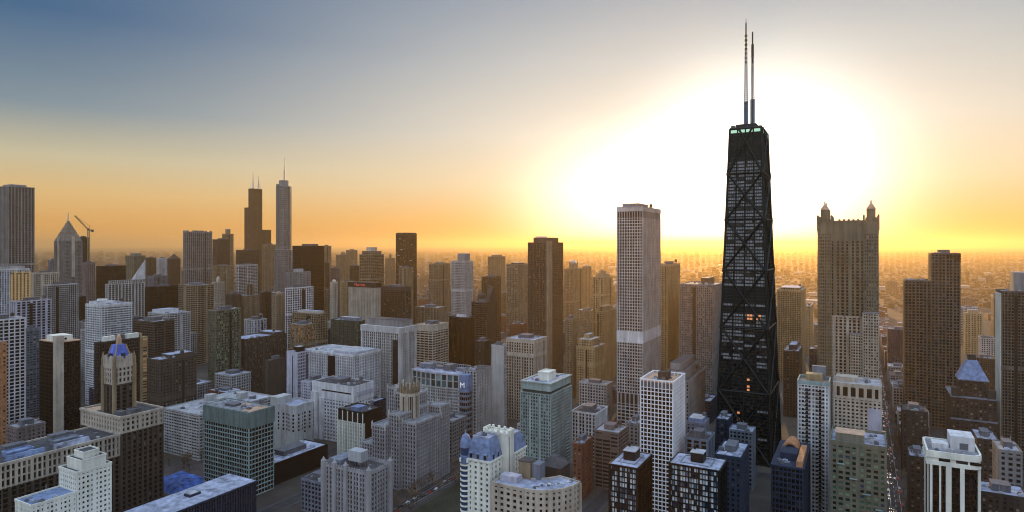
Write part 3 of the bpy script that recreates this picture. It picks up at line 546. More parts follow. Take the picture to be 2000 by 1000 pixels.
def generic(e, root=None, z1=None, poly=None, roof=True):
    o = e['o']; seed = hash_(e['label']); root = root or build_root(e)
    a, b = e['n'][1]-e['n'][0], e['w'][1]-e['w'][0]; h = z1 or e['h']; d = e['d']
    poly = poly or rect(-a/2, a/2, -b/2, b/2); W = MB()
    vis = (0, 3) if o.get('right') else (0, 1)
    tb = o.get('tband', 0); near = 100 if d < 700 else 0
    if e['st'] == 'blank': W.prism(poly, 0, h)
    else: facade(root, poly, 0, h-tb, e['st'], M[e['wm']], G[e['gm']], W, near, o.get('edges'), vis)
    if tb: W.prism(offset(poly, .15), h-tb-.05, h)
    rv = random.Random(seed+5)
    if not o.get('fn') and e['st'] != 'blank' and h > 75:
        sx = -1 if o.get('right') else 1
        if rv.random() < .55: zb = h*rv.uniform(.45, .8); W.prism(offset(poly, mo_of(e)+.03), zb, zb+rv.uniform(3, 5))
        if rv.random() < .5: q = MB(); wd = a*rv.uniform(.06, .14); xc_ = a*rv.uniform(-.25, .25); q.box(xc_-wd/2, xc_+wd/2, -b/2-mo_of(e)-.08, -b/2+.2, 2, h-3); q.build('stair_strip', M['black' if rv.random() < .6 else e['wm']], root)
        if rv.random() < .5: q = MB(); wd = b*rv.uniform(.05, .12); yc_ = b*rv.uniform(-.3, .3); q.box(*sorted((sx*(a/2-.2), sx*(a/2+mo_of(e)+.08))), yc_-wd/2, yc_+wd/2, 2, h-3); q.build('stair_strip', M['black' if rv.random() < .6 else e['wm']], root)
        if rv.random() < .45: W.prism(offset(poly, mo_of(e)+.12), h-1.6, h+.1)
    W.build('wall', M[e['wm']], root)
    if not roof: return root, poly, h
    lod = 0 if d < 700 else (1 if d < 1100 else 2)
    cur, z = poly, h; tops = o.get('tops')
    rm = o.get('roofm') or random.Random(seed).choice(['gravel', 'tar', 'snow', 'lightroof'])
    if tops:
        roofscape(root, cur, z, seed, e['wm'], rm, lod, ph=False, units=o.get('units', 5), po=mo_of(e))
        for k, (s0, s1, s2, s3, th, sty, tm) in enumerate(tops):
            cur = sub(cur, (s0, s1, s2, s3)); U = MB()
            if sty: facade(root, cur, z, z+th, sty, M[e['wm']], G[e['gm']], U)
            else: U.prism(cur, z-.1, z+th)
            U.build('upper_storey' if sty else 'penthouse', M[tm or e['wm']], root); z += th
            D = MB(); D.prism(offset(cur, -.6), z, z+.25); D.build('roof', M[rm], root)
    else:
        top = o.get('top'); roofscape(root, cur, z, seed, e['wm'], rm, lod, ph=not top, phm=o.get('phm', 'mech'), units=o.get('units', 7), po=mo_of(e))
        if top: topping(root, e, cur, z, top, seed)
    if o.get('cren'):
        C = MB()
        for i in (0, 1):
            p, q = poly[i], poly[i+1]; L = math.hypot(q[0]-p[0], q[1]-p[1]); dx, dy = (q[0]-p[0])/L, (q[1]-p[1])/L
            for t in (L*.05, L*.25, L*.5, L*.75, L*.95): C.obox(p[0]+dx*t, p[1]+dy*t, dx, dy, L*.07, 1.5, .9, z, z+4)
        C.build('crenellation', M[e['wm']], root)
    if o.get('goldhalf'):  # ribs and backing put a golden reflection into colour on this half
        C = MB(); y0_ = -b*.02; C.box(a/2-.2, a/2+1.1, y0_, b/2+.8, 0, h-6); C.build('gold_reflection_back', M['brown'], root); C = MB()
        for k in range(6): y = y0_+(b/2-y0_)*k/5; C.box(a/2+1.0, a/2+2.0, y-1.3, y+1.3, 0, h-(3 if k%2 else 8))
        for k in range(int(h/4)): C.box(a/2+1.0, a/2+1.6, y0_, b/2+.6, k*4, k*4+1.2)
        C.build('gold_reflection_rib', M['amber'], root)
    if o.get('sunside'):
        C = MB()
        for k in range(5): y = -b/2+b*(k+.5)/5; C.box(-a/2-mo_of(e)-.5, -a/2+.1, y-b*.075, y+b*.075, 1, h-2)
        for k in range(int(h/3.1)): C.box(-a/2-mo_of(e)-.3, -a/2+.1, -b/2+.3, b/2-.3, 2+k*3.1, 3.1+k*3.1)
        C.build('sunlit_side_strips', M['cream'], root)  # cream strips put low sunlight into the colour of this side
    if o.get('lit'):
        L_ = MB(); r = random.Random(3)
        for k in range(7): 
            z_ = h-12-k*13; i = r.choice((0, 1))
            if i == 0: x = r.uniform(-a/2+2, 0); L_.box(x, x+r.uniform(4, 10), -b/2-.3, -b/2+.2, z_, z_+1.1)
            else: y = r.uniform(-b/2+4, b/2-12); L_.box(a/2-.2, a/2+.3, y, y+r.uniform(4, 9), z_, z_+1.1)
        L_.build('row_lights', M['white'], root)
    return root, poly, h
def mo_of(e):
    s = ST.get(e['st']); return (max(s['po'], s['si'])+.06) if s else .06
def hash_(s):
    x = 7
    for c in s: x = (x*31+ord(c)) & 0xffffff
    return x
BF = {}
def reg(f): BF[f.__name__[2:]] = f; return f
def dims(e): return e['n'][1]-e['n'][0], e['w'][1]-e['w'][0]
@reg
def b_pointed(e):
    a, b = dims(e); a = b = 42; root, poly, h = generic(e, poly=rect(-a/2, a/2, -b/2, b/2), roof=False)
    # chevron setbacks narrowing to the apex, then the spire
    z = h; steps = 9; apex = zp(e, 431)
    for k in range(steps):
        f = 1-(k+.4)/steps*.93; q = MB(); zz = h+(apex-h)*(k+1)/steps; r0 = a/2*f
        q.prism(rect(-r0, r0, -r0, r0), z-.1, zz, rect(-r0*.93, r0*.93, -r0*.93, r0*.93)); q.build('chevron_storey', M['tan' if k % 2 else 'grey'], root); z = zz
    q = MB()
    for sx, sy in ((1, 0), (0, -1), (-1, 0), (0, 1)):   # bright gable shafts up the middle of each face
        q.box(*( (a/2-1, a/2+1.2, -3.5, 3.5) if sx == 1 else (-a/2-1.2, -a/2+1, -3.5, 3.5) if sx == -1 else (-3.5, 3.5, -b/2-1.2, -b/2+1) if sy == -1 else (-3.5, 3.5, b/2-1, b/2+1.2)), h*.62, h+10)
    q.build('centre_shaft', M['beige'], root)
    q = MB(); q.beam((0, 0, z-1), (0, 0, zp(e, 413)), 2.2, 6, .5); q.build('spire', M['steel'], root)
@reg
def b_slanted(e):
    root, poly, h = generic(e, roof=False); a, b = dims(e)
    q = MB(); x0, x1, y0, y1 = -a/2, a/2, -b/2, b/2; zt = zp(e, 508); bb = len(q.v)
    q.v += [(x0, y0, h), (x1, y0, h), (x1, y1, h), (x0, y1, h), (x1, y1, zt), (x1-2, y1, zt), (x1, y0+6, h+20)]
    q.f += [(0, 1, 2, 3), (0, 1, 6, 5), (0, 5, 3), (1, 2, 4, 6), (6, 4, 5), (2, 3, 5, 4)]
    q.build('slanted_roof', M['white'], root); q = MB()
    for k in range(1, 9):
        t = k/9; p0 = Vector((x0, y0, h)).lerp(Vector((x1-2, y1, zt)), t); p1 = Vector((x1, y0, h)).lerp(Vector((x1, y1, zt)), t); q.beam(p0+Vector((0, -.5, .5)), p1+Vector((.3, -.5, .5)), .7)
    q.build('roof_stripe', M['mech'], root)
@reg
def b_bundled(e):
    root = build_root(e); a = 72/3.0
    def tier(cells, z0, z1):
        for (i, j) in cells:
            W = MB(); x0, y0 = -36+i*a, -36+j*a; facade(root, rect(x0, x0+a-.3, y0, y0+a-.3), z0, z1, ST['dark'], None, G['brown'], W); W.build('tube_wall', M['brown'], root)
    h = e['h']; z1, z2 = zp(e, 449), zp(e, 405)
    allc = [(i, j) for i in range(3) for j in range(3)]
    tier(allc, 0, z1); t2 = [(0, 0), (0, 1), (1, 0), (1, 1), (1, 2), (0, 2)]
    tier([(1, 0), (1, 1), (0, 1), (0, 0)], z1, z2); tier([(1, 0), (1, 1)], z2, h)
    for p, z in ((rect(-36, 36, -36, 36), z1), (rect(-36, 12, -36, 12), z2), (rect(-12, 12, -36, 12), h)):
        q = MB(); q.prism(offset(p, .4), z-.2, z+1.2); q.build('roof', M['tar'], root)
    for x, y, top in ((-4, -20, 335), (7, -2, 341)):
        q = MB(); q.beam((x, y, h), (x, y, h+24), 3.0, 8); zt = zp(e, top); q.beam((x, y, h+24), (x, y, zt), 2.0, 8, 1.0); q.build('antenna', M['white'], root)
    for x, y in ((-9, -28), (9, -28), (-9, 6), (9, 6)):
        q = MB(); q.beam((x, y, h), (x, y, h+16), .6, 5); q.build('small_mast', M['steel'], root)
@reg
def b_rounded(e):
    root = build_root(e); d = e['d']; m = e['mpp']
    def slab(L, wd, n=7):
        r = wd/2; p = []
        for i in range(n+1): t = -math.pi/2+math.pi*i/n; p.append((L/2-r+r*math.cos(t), r*math.sin(t)))
        for i in range(n+1): t = math.pi/2+math.pi*i/n; p.append((-L/2+r+r*math.cos(t), r*math.sin(t)))
        return p
    tiers = [(0, zp(e, 572), 54, 44), (zp(e, 572), zp(e, 488), 40, 36), (zp(e, 488), e['h'], 31, 34)]
    for z0, z1, L, wdt in tiers:
        p = slab(L, wdt); W = MB(); facade(root, p, z0, z1, st(4.2, 9, .05, .16, si=.05, po=.3), None, G['silver'], W); W.build('wall', M['grey'], root)
        q = MB(); q.prism(offset(p, -.3), z1, z1+.6); q.build('roof', M['lightroof'], root)
    q = MB(); q.prism(slab(20, 20), e['h'], zp(e, 351)); q.build('crown', M['grey'], root)
    q = MB(); q.beam((2, 0, e['h']), (2, 0, zp(e, 330)), 1.7, 6); q.beam((2, 0, zp(e, 330)), (2, 0, zp(e, 305)), 1.2, 6, .4); q.build('spire', M['steel'], root)
    q = MB(); q.box(-19.5, -17.5, -4, 6, 0, zp(e, 357)); q.build('side_fin', M['gold'], root)
    q = MB(); q.beam((-9, 0, e['h']), (-9, 0, e['h']+7), .5); q.beam((-9, -3, e['h']+7), (-9, 3, e['h']+7), .5); q.build('window_cleaning_crane', M['mech'], root)
@reg
def b_buttress(e):
    root, poly, h = generic(e, roof=False); a, b = dims(e); q = MB(); q.prism(offset(poly, .5), h-.1, h+1); q.build('roof', M['gravel'], root)
    r = min(a, b)*.36; z2 = zp(e, 556)
    q = MB(); q.prism(ngon(0, 0, r, r, 8, math.pi/8), h, z2); q.build('crown_drum', M['brown'], root)
    q = MB()
    for i in range(8):
        t = math.pi/4*i; x, y = math.cos(t), math.sin(t); R = min(a, b)*.5
        q.beam((x*R, y*R, h), (x*R, y*R, h+(z2-h)*.75), 1.0); q.beam((x*R, y*R, h+(z2-h)*.7), (x*r*.8, y*r*.8, z2+1), .7); q.cone(ngon(x*R, y*R, 1.2, 1.2, 4), h+(z2-h)*.75, h+(z2-h), (x*R, y*R))
    q.build('flying_buttress', M['tan'], root)
@reg
def b_signhotel(e):
    root, poly, h = generic(e, roof=False); a, b = dims(e); q = MB(); q.prism(offset(poly, .9), h, h+8); q.build('sign_band', M['black'], root)
    q = MB(); q.prism(offset(poly, .3), h+8, h+8.4); q.build('roof', M['tar'], root)
    text(root, 'Marriott', 7.2, (-4, -b/2-1.05, h+1.8), (math.pi/2, 0, 0), SIGNRED, 'sign_lettering')
def text(root, s, size, loc, rot, m, name, ext=.05):
    c = bpy.data.curves.new(name, 'FONT'); c.body = s; c.size = size; c.extrude = ext; c.align_x = 'CENTER'; c.materials.append(m)
    t = bpy.data.objects.new(name, c); S.collection.objects.link(t); bpy.context.view_layer.update(); me = bpy.data.meshes.new_from_object(t); bpy.data.objects.remove(t)
    o = bpy.data.objects.new(name, me); S.collection.objects.link(o); o.parent = root; o.location = loc; o.rotation_euler = rot; return o
@reg
def b_shafttower(e):
    root, poly, h = generic(e, roof=False); a, b = dims(e)
    # dark north and east sides meet at a pale shaft
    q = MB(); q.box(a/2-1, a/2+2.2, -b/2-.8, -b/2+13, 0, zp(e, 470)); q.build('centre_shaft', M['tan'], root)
    q = MB(); q.box(-a/2+8, a/2-1, -b/2+3, b/2-16, h, zp(e, 464)); q.build('penthouse', M['brown'], root)
    q = MB(); q.prism(offset(poly, -.3), h, h+.6); q.build('roof', M['tar'], root)
    for i in range(5):
        q = MB(); x = -a/2+10+i*4; q.box(x, x+2, -b/2+6, -b/2+9, zp(e, 464), zp(e, 464)+2); q.build('cooling_unit', M['white'], root)
@reg
def b_bandtower(e):
    root = build_root(e); a, b = dims(e); p = rect(-a/2, a/2, -b/2, b/2)
    def seg(z0, z1, stl, near=0): W = MB(); facade(root, p, z0, z1, stl, None, G['ink'], W, near); W.build('wall', M['pale'], root)
    zl = [0, zp(e, 792), zp(e, 772), zp(e, 671), zp(e, 649), zp(e, 425), zp(e, 412), e['h']]
    seg(0, zl[1], 'gridbig'); louvre(root, p, zl[1], zl[2], 'stone', 'black', 5)
    g = st(3.55, 2.95, .27, .30, po=.25); seg(zl[2], zl[3], g)
    q = MB(); q.prism(offset(p, .35), zl[3]-.05, zl[4]); q.build('blank_band', M['white'], root)
    seg(zl[4], zl[5], g, 100); louvre(root, p, zl[5], zl[6]-.1, 'stone', 'black', 2.95, .3)
    q = MB(); q.prism(offset(p, .35), zl[6]-.1, zl[7]); q.build('top_band', M['pale'], root)
    roofscape(root, p, zl[7], 5, 'stone', 'gravel', 1, phs=(.05, .7, .2, .7), phh=5.5, phm='grey', po=.4)
@reg
def b_twostep(e):
    root, poly, h = generic(e); a, b = dims(e); s = abs(ray_t(1762, 0, 0)) if 0 else 0
    x0 = -a/2; h2 = zp(e, 550); s = 27; W = MB(); p = rect(x0-s-.3, x0-.3, -b/2+2, b/2-2)
    facade(root, p, 0, h2, e['st'], None, G['ink'], W, 0, None, (0, 3)); W.build('lower_wing_wall', M['umber'], root)
    roofscape(root, p, h2, 9, 'umber', 'gravel', 1, ph=False)
    q = MB(); z = zp(e, 494)
    for k in range(5): q.box(a/2-2-k*4, a/2+.4, -b/2-.45-.1*k, -b/2+.2, h-9+k*1.9-k*.1, h-8+k*1.9)
    q.build('stepped_band', M['black'], root)
@reg
def b_pyramidblock(e):
    root, poly, h = generic(e, z1=zp(e, 775), roof=False); a, b = dims(e); h = zp(e, 775)
    q = MB(); q.prism(offset(poly, .5), h, h+1.0); q.build('cornice', M['bluegrey'], root)
    p2 = rect(-a/2+7, a/2-7, -b/2+4, -b/2+26); W = MB(); z2 = zp(e, 742); facade(root, p2, h+1, z2, 'punch', None, G['mixed'], W, 0, None, (0, 3)); W.build('attic_wall', M['dark'], root)
    q = MB(); q.prism(offset(p2, 1.4), z2, z2+1.2); q.build('eaves', M['bluegrey'], root)
    x0, x1, y0, y1 = bounds(offset(p2, 1.0)); zt = zp(e, 704); cx, cy = (x0+x1)/2, (y0+y1)/2
    q = MB(); q.prism(rect(x0, x1, y0, y1), z2+1.2, zt, rect(cx-4.2, cx+4.2, cy-4.2, cy+4.2)); q.build('pyramid_roof', M['slate'], root)
    q = MB(); q.box(cx-3.2, cx+3.2, cy-3.2, cy+3.2, zt-.1, zp(e, 694)); q.build('chimney_box', M['dark'], root)
    for sx in (-1, 1):
        q = MB(); q.box(sx*(a/2-4)-3.4, sx*(a/2-4)+3.4, -b/2+1, -b/2+8, h+1, h+9); q.build('corner_pavilion', M['dark'], root)
    q = MB(); q.box(-a/2-.7, a/2+.7, -b/2-.7, -b/2, zp(e, 818), zp(e, 815)); q.build('string_course', M['bluegrey'], root)
@reg
def b_cornershaft(e):
    root, poly, h = generic(e, roof=False); a, b = dims(e)
    q = MB(); q.box(a/2-4.5, a/2+2.2, -b/2-2.2, -b/2+4.5, 0, zp(e, 656)); q.build('corner_shaft', M['beige'], root)
    q = MB(); q.box(-a/2+12, a/2-4.5, -b/2+1, b/2-5, h, h+6.5); q.build('penthouse', M['cream'], root)
    q = MB(); q.prism(offset(poly, .5), h, h+.8); q.build('roof', M['copper'], root)
    for k in range(2):
        q = MB(); q.beam((a/2-4.4, -b/2+6+k*3.2, h+3), (a/2-3.9, -b/2+6+k*3.2, h+3), 1.1, 10); q.build('round_vent', M['black'], root)
@reg
def b_goldedge(e):
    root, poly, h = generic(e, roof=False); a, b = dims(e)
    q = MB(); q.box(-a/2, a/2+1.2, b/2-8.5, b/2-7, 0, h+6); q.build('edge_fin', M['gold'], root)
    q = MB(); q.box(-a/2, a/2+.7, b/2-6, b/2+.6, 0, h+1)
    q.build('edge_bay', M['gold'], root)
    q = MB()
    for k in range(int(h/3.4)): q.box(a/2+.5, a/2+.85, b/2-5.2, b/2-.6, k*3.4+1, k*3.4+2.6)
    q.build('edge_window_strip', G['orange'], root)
    roofscape(root, rect(-a/2, a/2, -b/2, b/2-9), h, 4, 'dark', 'lightroof', 1, ph=False, units=3, po=.2)
    for y0, y1, m in ((-b/2+8, -b/2+20, 'cream'), (-b/2+24, b/2-26, 'mech'), (b/2-24, b/2-9.5, 'cream')):
        q = MB(); q.box(-a/2+.8, a/2-.6, y0, y1, h+.2, h+6.5); q.build('penthouse', M[m], root)
@reg
def b_framed(e):
    a, b = dims(e); hh = zp(e, 652); root, poly, h = generic(e, z1=hh, roof=False)
    q = MB(); q.prism(offset(poly, 1.0), hh, zp(e, 640)); q.build('frame_top', M['pale'], root)
    p3 = rect(-a/2+5, a/2-3, -b/2+5, b/2-2); q = MB(); q.prism(p3, zp(e, 640), zp(e, 628)); q.build('upper_storey', M['grey'], root)
    q = MB(); q.prism(offset(p3, -.5), zp(e, 628), zp(e, 628)+.3); q.build('roof', M['tar'], root)
    q = MB()
    for x in (-a/2+.5, a/2-3.2): q = MB(); q.box(x, x+2.8, -b/2-1.7, -b/2+1, 0, hh); q.build('corner_pier', M['pale'], root)
    q = MB(); q.box(a/2-.3, a/2+1.7, -b/2-1.3, -b/2+3, 0, hh); q.box(a/2-.3, a/2+1.7, -b/2+11, -b/2+14, 0, hh); q.build('side_pier', M['pale'], root)
    q = MB(); q.box(a/2-.3, a/2+1.7, b/2-5, b/2, 0, hh+4); q.build('rear_pier', M['pale'], root)
    q = MB(); q.box(a/2-13, a/2-3.4, -b/2-.9, -b/2-.6, 0, zp(e, 665)); q.build('dark_recess', G['black'], root)
@reg
def b_sail(e):
    root, poly, h = generic(e); a, b = dims(e)
    q = MB(); n = 14; y0, y1 = b/2-12, b/2-8; pts = []
    W_ = 26
    for i in range(n+1):
        t = i/n; pts.append((a/2+.5, -b/2+2+W_*t, h-22+(zp(e, 559)-h+22)*math.sin(t*math.pi*.5)**.7 if t < .8 else h-22+(zp(e, 559)-h+22)*(.985-(t-.8)*1.2)))
    base = [(p[0], p[1]) for p in pts]
    for i in range(n):
        (x, ya, za), (_, yb, zb) = pts[i], pts[i+1]; b0 = len(q.v)
        q.v += [(x, ya, 0), (x, yb, 0), (x, yb, zb), (x, ya, za), (x-7, ya, 0), (x-7, yb, 0), (x-7, yb, zb), (x-7, ya, za)]
        q.f += [(b0, b0+1, b0+2, b0+3), (b0+5, b0+4, b0+7, b0+6), (b0+3, b0+2, b0+6, b0+7)]
        if i in (0, n-1): q.f.append((b0, b0+3, b0+7, b0+4) if i == 0 else (b0+1, b0+5, b0+6, b0+2))
    q.build('sail_gable', M['dark'], root)
    q = MB(); q.prism(ngon(-a/2+8, 0, 7, 7, 14), h, h+10); q.dome(-a/2+8, 0, 7, h+10, 4, 14); q.build('round_penthouse', M['dark'], root)
@reg
def b_blanktop(e):
    a, b = dims(e); zt = zp(e, 786); root, poly, h = generic(e, z1=zt, roof=False); H1 = e['h']
    q = MB(); q.prism(offset(poly, .25), zt-.3, H1); q.build('blank_wall', M['white'], root)
    q = MB(); q.box(-a/2+15, a/2-3, -b/2-.45, -b/2, H1-8, H1-6.6); q.build('window_strip', G['black'], root)
    q = MB(); q.box(-a/2-.3, -a/2+10, -b/2-2.2, -b/2+3, 0, H1-10); q.box(-a/2+11.5, -a/2+17, -b/2-1.6, -b/2, 0, zt); q.build('stair_shaft', M['white'], root)
    roofscape(root, poly, H1, 21, 'white', 'tar', 0, phs=(.35, .6, .2, .7), units=14, po=.3)
    q = MB(); q.box(a/2-1, a/2+.8, -b/2+6, b/2, zp(e, 776), zp(e, 768)); q.build('side_ledge', M['lilac'], root)
@reg
def b_blackcap(e):
    a, b = dims(e); root, poly, h = generic(e, z1=zp(e, 828), roof=False, poly=None)
    q = MB(); q.prism(offset(poly, -.1), h-.1, e['h']); q.build('black_storey', M['black'], root); q = MB()
    for i in range(6): x = -a/2+i*a/5; q.box(x-.35 if i else x-.6, x+.35, -b/2-.8, -b/2, 0, e['h']-.1)
    q.build('tall_fin', M['cream'], root)
    q = MB(); q.box(a/2+.42, a/2+.6, -b/2+2.5, b/2, 0, e['h']); q.build('black_side', M['black'], root)
    roofscape(root, poly, e['h'], 31, 'black', 'tar', 0, phs=(.45, .75, .1, .5), phh=4, phm='slate', units=12, po=.05)
@reg
def b_lobed(e):
    root = build_root(e); h = e['h']; r = 12; W = MB()
    p = []
    for i in range(40):
        t = 2*math.pi*i/40; rr = 15.5+3.2*math.cos(4*(t-math.pi/4)); p.append((rr*math.cos(t), rr*math.sin(t)))
    q = MB(); q.prism(p, 0, h); q.build('wall', M['pale'], root)
    q = MB(); q.ring(offset(p, .2), offset(p, -.6), h, h+2.2); q.build('parapet', M['pale'], root)
    q = MB(); q.prism(offset(p, -.6), h, h+.3); q.build('roof', M['snow'], root)
    me = None; cnt = 0
    rows = int(h/3.9)
    for k in range(rows-1, 1, -1):
        for i in range(40):
            x0, y0 = p[i]; x1, y1 = p[(i+1) % 40]; dx, dy = x1-x0, y1-y0; L = math.hypot(dx, dy); dx /= L; dy /= L
            if dy > .45 or i % 2: 
                if not (i % 2 == 0): continue
            if me is None:
                m_ = MB(); m_.v = [(1.05*math.cos(t)*1.0, -.12, 1.35*math.sin(t)) for t in [2*math.pi*j/10 for j in range(10)]]+[(1.05*math.cos(t), .3, 1.35*math.sin(t)) for t in [2*math.pi*j/10 for j in range(10)]]
                m_.f = [tuple(range(10))]+[(j, (j+1) % 10, 10+(j+1) % 10, 10+j) for j in range(10)]
                me = bpy.data.meshes.new('oval_window'); me.from_pydata(m_.v, [], m_.f); me.materials.append(G['dark'])
            if cnt > 100: break
            o = bpy.data.objects.new('oval_window', me); S.collection.objects.link(o); o.parent = root; cnt += 1
            o.location = ((x0+x1)/2, (y0+y1)/2, k*3.9-1.8); o.rotation_euler = (0, 0, math.atan2(dy, dx))
    q = MB(); q.box(-22, -10, -14, 4, 0, h+8); q.build('service_core', M['pale'], root)
@reg
def b_mastroof(e):
    root, poly, h = generic(e, roof=False); a, b = dims(e)
    roofscape(root, poly, h, 8, 'pale', 'lightroof', 0, ph=False, units=26, po=.35)
    for i in range(9):
        q = MB(); x, y = (-a/2+.6, -b/2+3+i*b/9) ; q.beam((x, y, h), (x, y, h+5), .22, 5); q.build('roof_mast', M['metal'], root)
    for x, y in ((a*.1, -b*.05), (a*.1, b*.25), (-a*.3, 0)):
        q = MB(); q.box(x-4, x+4, y-5, y+5, h, h+7); q.build('penthouse', M['pale'], root)
    q = MB(); q.box(-a/2+2, a/2-20, b*.1, b*.3, h, h+2.2); q.build('duct', M['metal'], root)
@reg
def b_greentop(e):
    a, b = dims(e); zb = zp(e, 838); root, poly, h = generic(e, z1=zb, roof=False)
    q = MB(); q.prism(offset(poly, .55), zb, e['h'])
    for i in (0, 1):
        p0, p1 = poly[i], poly[i+1]; L = math.hypot(p1[0]-p0[0], p1[1]-p0[1]); dx, dy = (p1[0]-p0[0])/L, (p1[1]-p0[1])/L; k = int(L/1.6)
        for j in range(k+1): q.obox(p0[0]+dx*L*j/k, p0[1]+dy*L*j/k, dx, dy, .35, 0, .75, zb+.1, e['h']-.1)
    q.build('metal_top_storey', M['teal'], root)
    q = MB(); q.box(a/2-.2, a/2+.7, -b/2-.7, -b/2+.2, 0, zb); q.build('corner_post', M['mint'], root)
    roofscape(root, poly, e['h'], 14, 'teal', 'gravel', 0, phs=(.3, .5, .3, .6), phh=2, units=16, po=.5, par=.8)
    q = MB(); q.box(a/2-14, a/2-2, -b/2+3, b/2-4, e['h']+.2, e['h']+.5); q.box(-5, 6, 2, b/2-3, e['h']+.2, e['h']+.5); q.build('sunlit_roof_patch', M['copper'], root)  # tan slabs stand in for sunlight on the roof
@reg
def b_lowlong(e):
    root, poly, h = generic(e, roof=False); a, b = dims(e)
    q = MB(); q.prism(offset(poly, .8), h, h+.9); q.build('roof_edge', M['navy'], root)
    q = MB(); q.prism(offset(poly, -.1), h+.9, h+1.05); q.build('roof', M['snow'], root)
    for y in (b/2-42, b/2-88):
        q = MB(); q.box(-5, 2, y-4.5, y+4.5, h+1, h+2.6); q.build('hatch_curb', M['navy'], root)
        q = MB(); q.box(-4, 1, y-3.5, y+3.5, h+2.6, h+2.9); q.build('hatch_lid', M['lightroof'], root)
    r = random.Random(5)
    for i in range(14):
        q = MB(); x, y = r.uniform(-a/2+3, a/2-3), r.uniform(b/2-90, b/2-5); q.beam((x, y, h+1), (x, y, h+1.9), .35, 7); q.build('vent_pipe', M['metal'], root)
@reg
def b_castle(e):
    root, poly, h = generic(e, roof=False); a, b = dims(e)
    q = MB(); q.ring(offset(poly, .5), offset(poly, -.4), h, h+1.2)
    for i in range(4):
        p0, p1 = poly[i], poly[(i+1) % 4]; L = math.hypot(p1[0]-p0[0], p1[1]-p0[1]); dx, dy = (p1[0]-p0[0])/L, (p1[1]-p0[1])/L; k = int(L/2.4)
        for j in range(k): q.obox(p0[0]+dx*L*(j+.5)/k, p0[1]+dy*L*(j+.5)/k, dx, dy, 1.3, .4, .5, h+1.15, h+2.6)
    q.build('battlement', M['stone'], root)
    q = MB(); q.prism(offset(poly, -.45), h, h+.3); q.build('roof', M['tar'], root)
    for x, y in ((a/2, -b/2), (-a/2, -b/2), (a/2, b/2), (0, -b/2), (-a/4, -b/2)):
        q = MB(); q.prism(ngon(x, y, 2.1, 2.1, 8), 0, h+4); q.cone(ngon(x, y, 1.6, 1.6, 8), h+4, h+7, (x, y)); q.build('turret', M['stone'], root)
    q = MB(); q.box(-5, 8, -4, 4, h+4, h+12); q.build('tank_box', M['metal'], root)
    q = MB()
    for x in (-4, 1.5, 7):
        for y in (-3.3, 3.3): q.beam((x, y, h), (x, y, h+4), .3)
    q.build('tank_legs', M['mech'], root)
    q = MB(); q.box(-a/2+3, -8, -b/2+3, b/2-5, h, h+5); q.build('penthouse', M['bluegrey'], root)
    roofbits(root, poly, h+.3, 8, 3)
def roofbits(root, poly, z, n, seed):
    r = random.Random(seed); x0, x1, y0, y1 = bounds(poly)
    for i in range(n):
        x, y, s = r.uniform(x0+2, x1-2), r.uniform(y0+2, y1-2), r.uniform(.6, 1.7)
        q = MB(); q.box(x-s, x+s, y-s*.7, y+s*.7, z-.05, z+s*1.2); q.prism(ngon(x, y, s*.4, s*.4, 6), z+s*1.15, z+s*1.5); q.build('cooling_unit', M[r.choice(['metal', 'mech', 'snow'])], root)
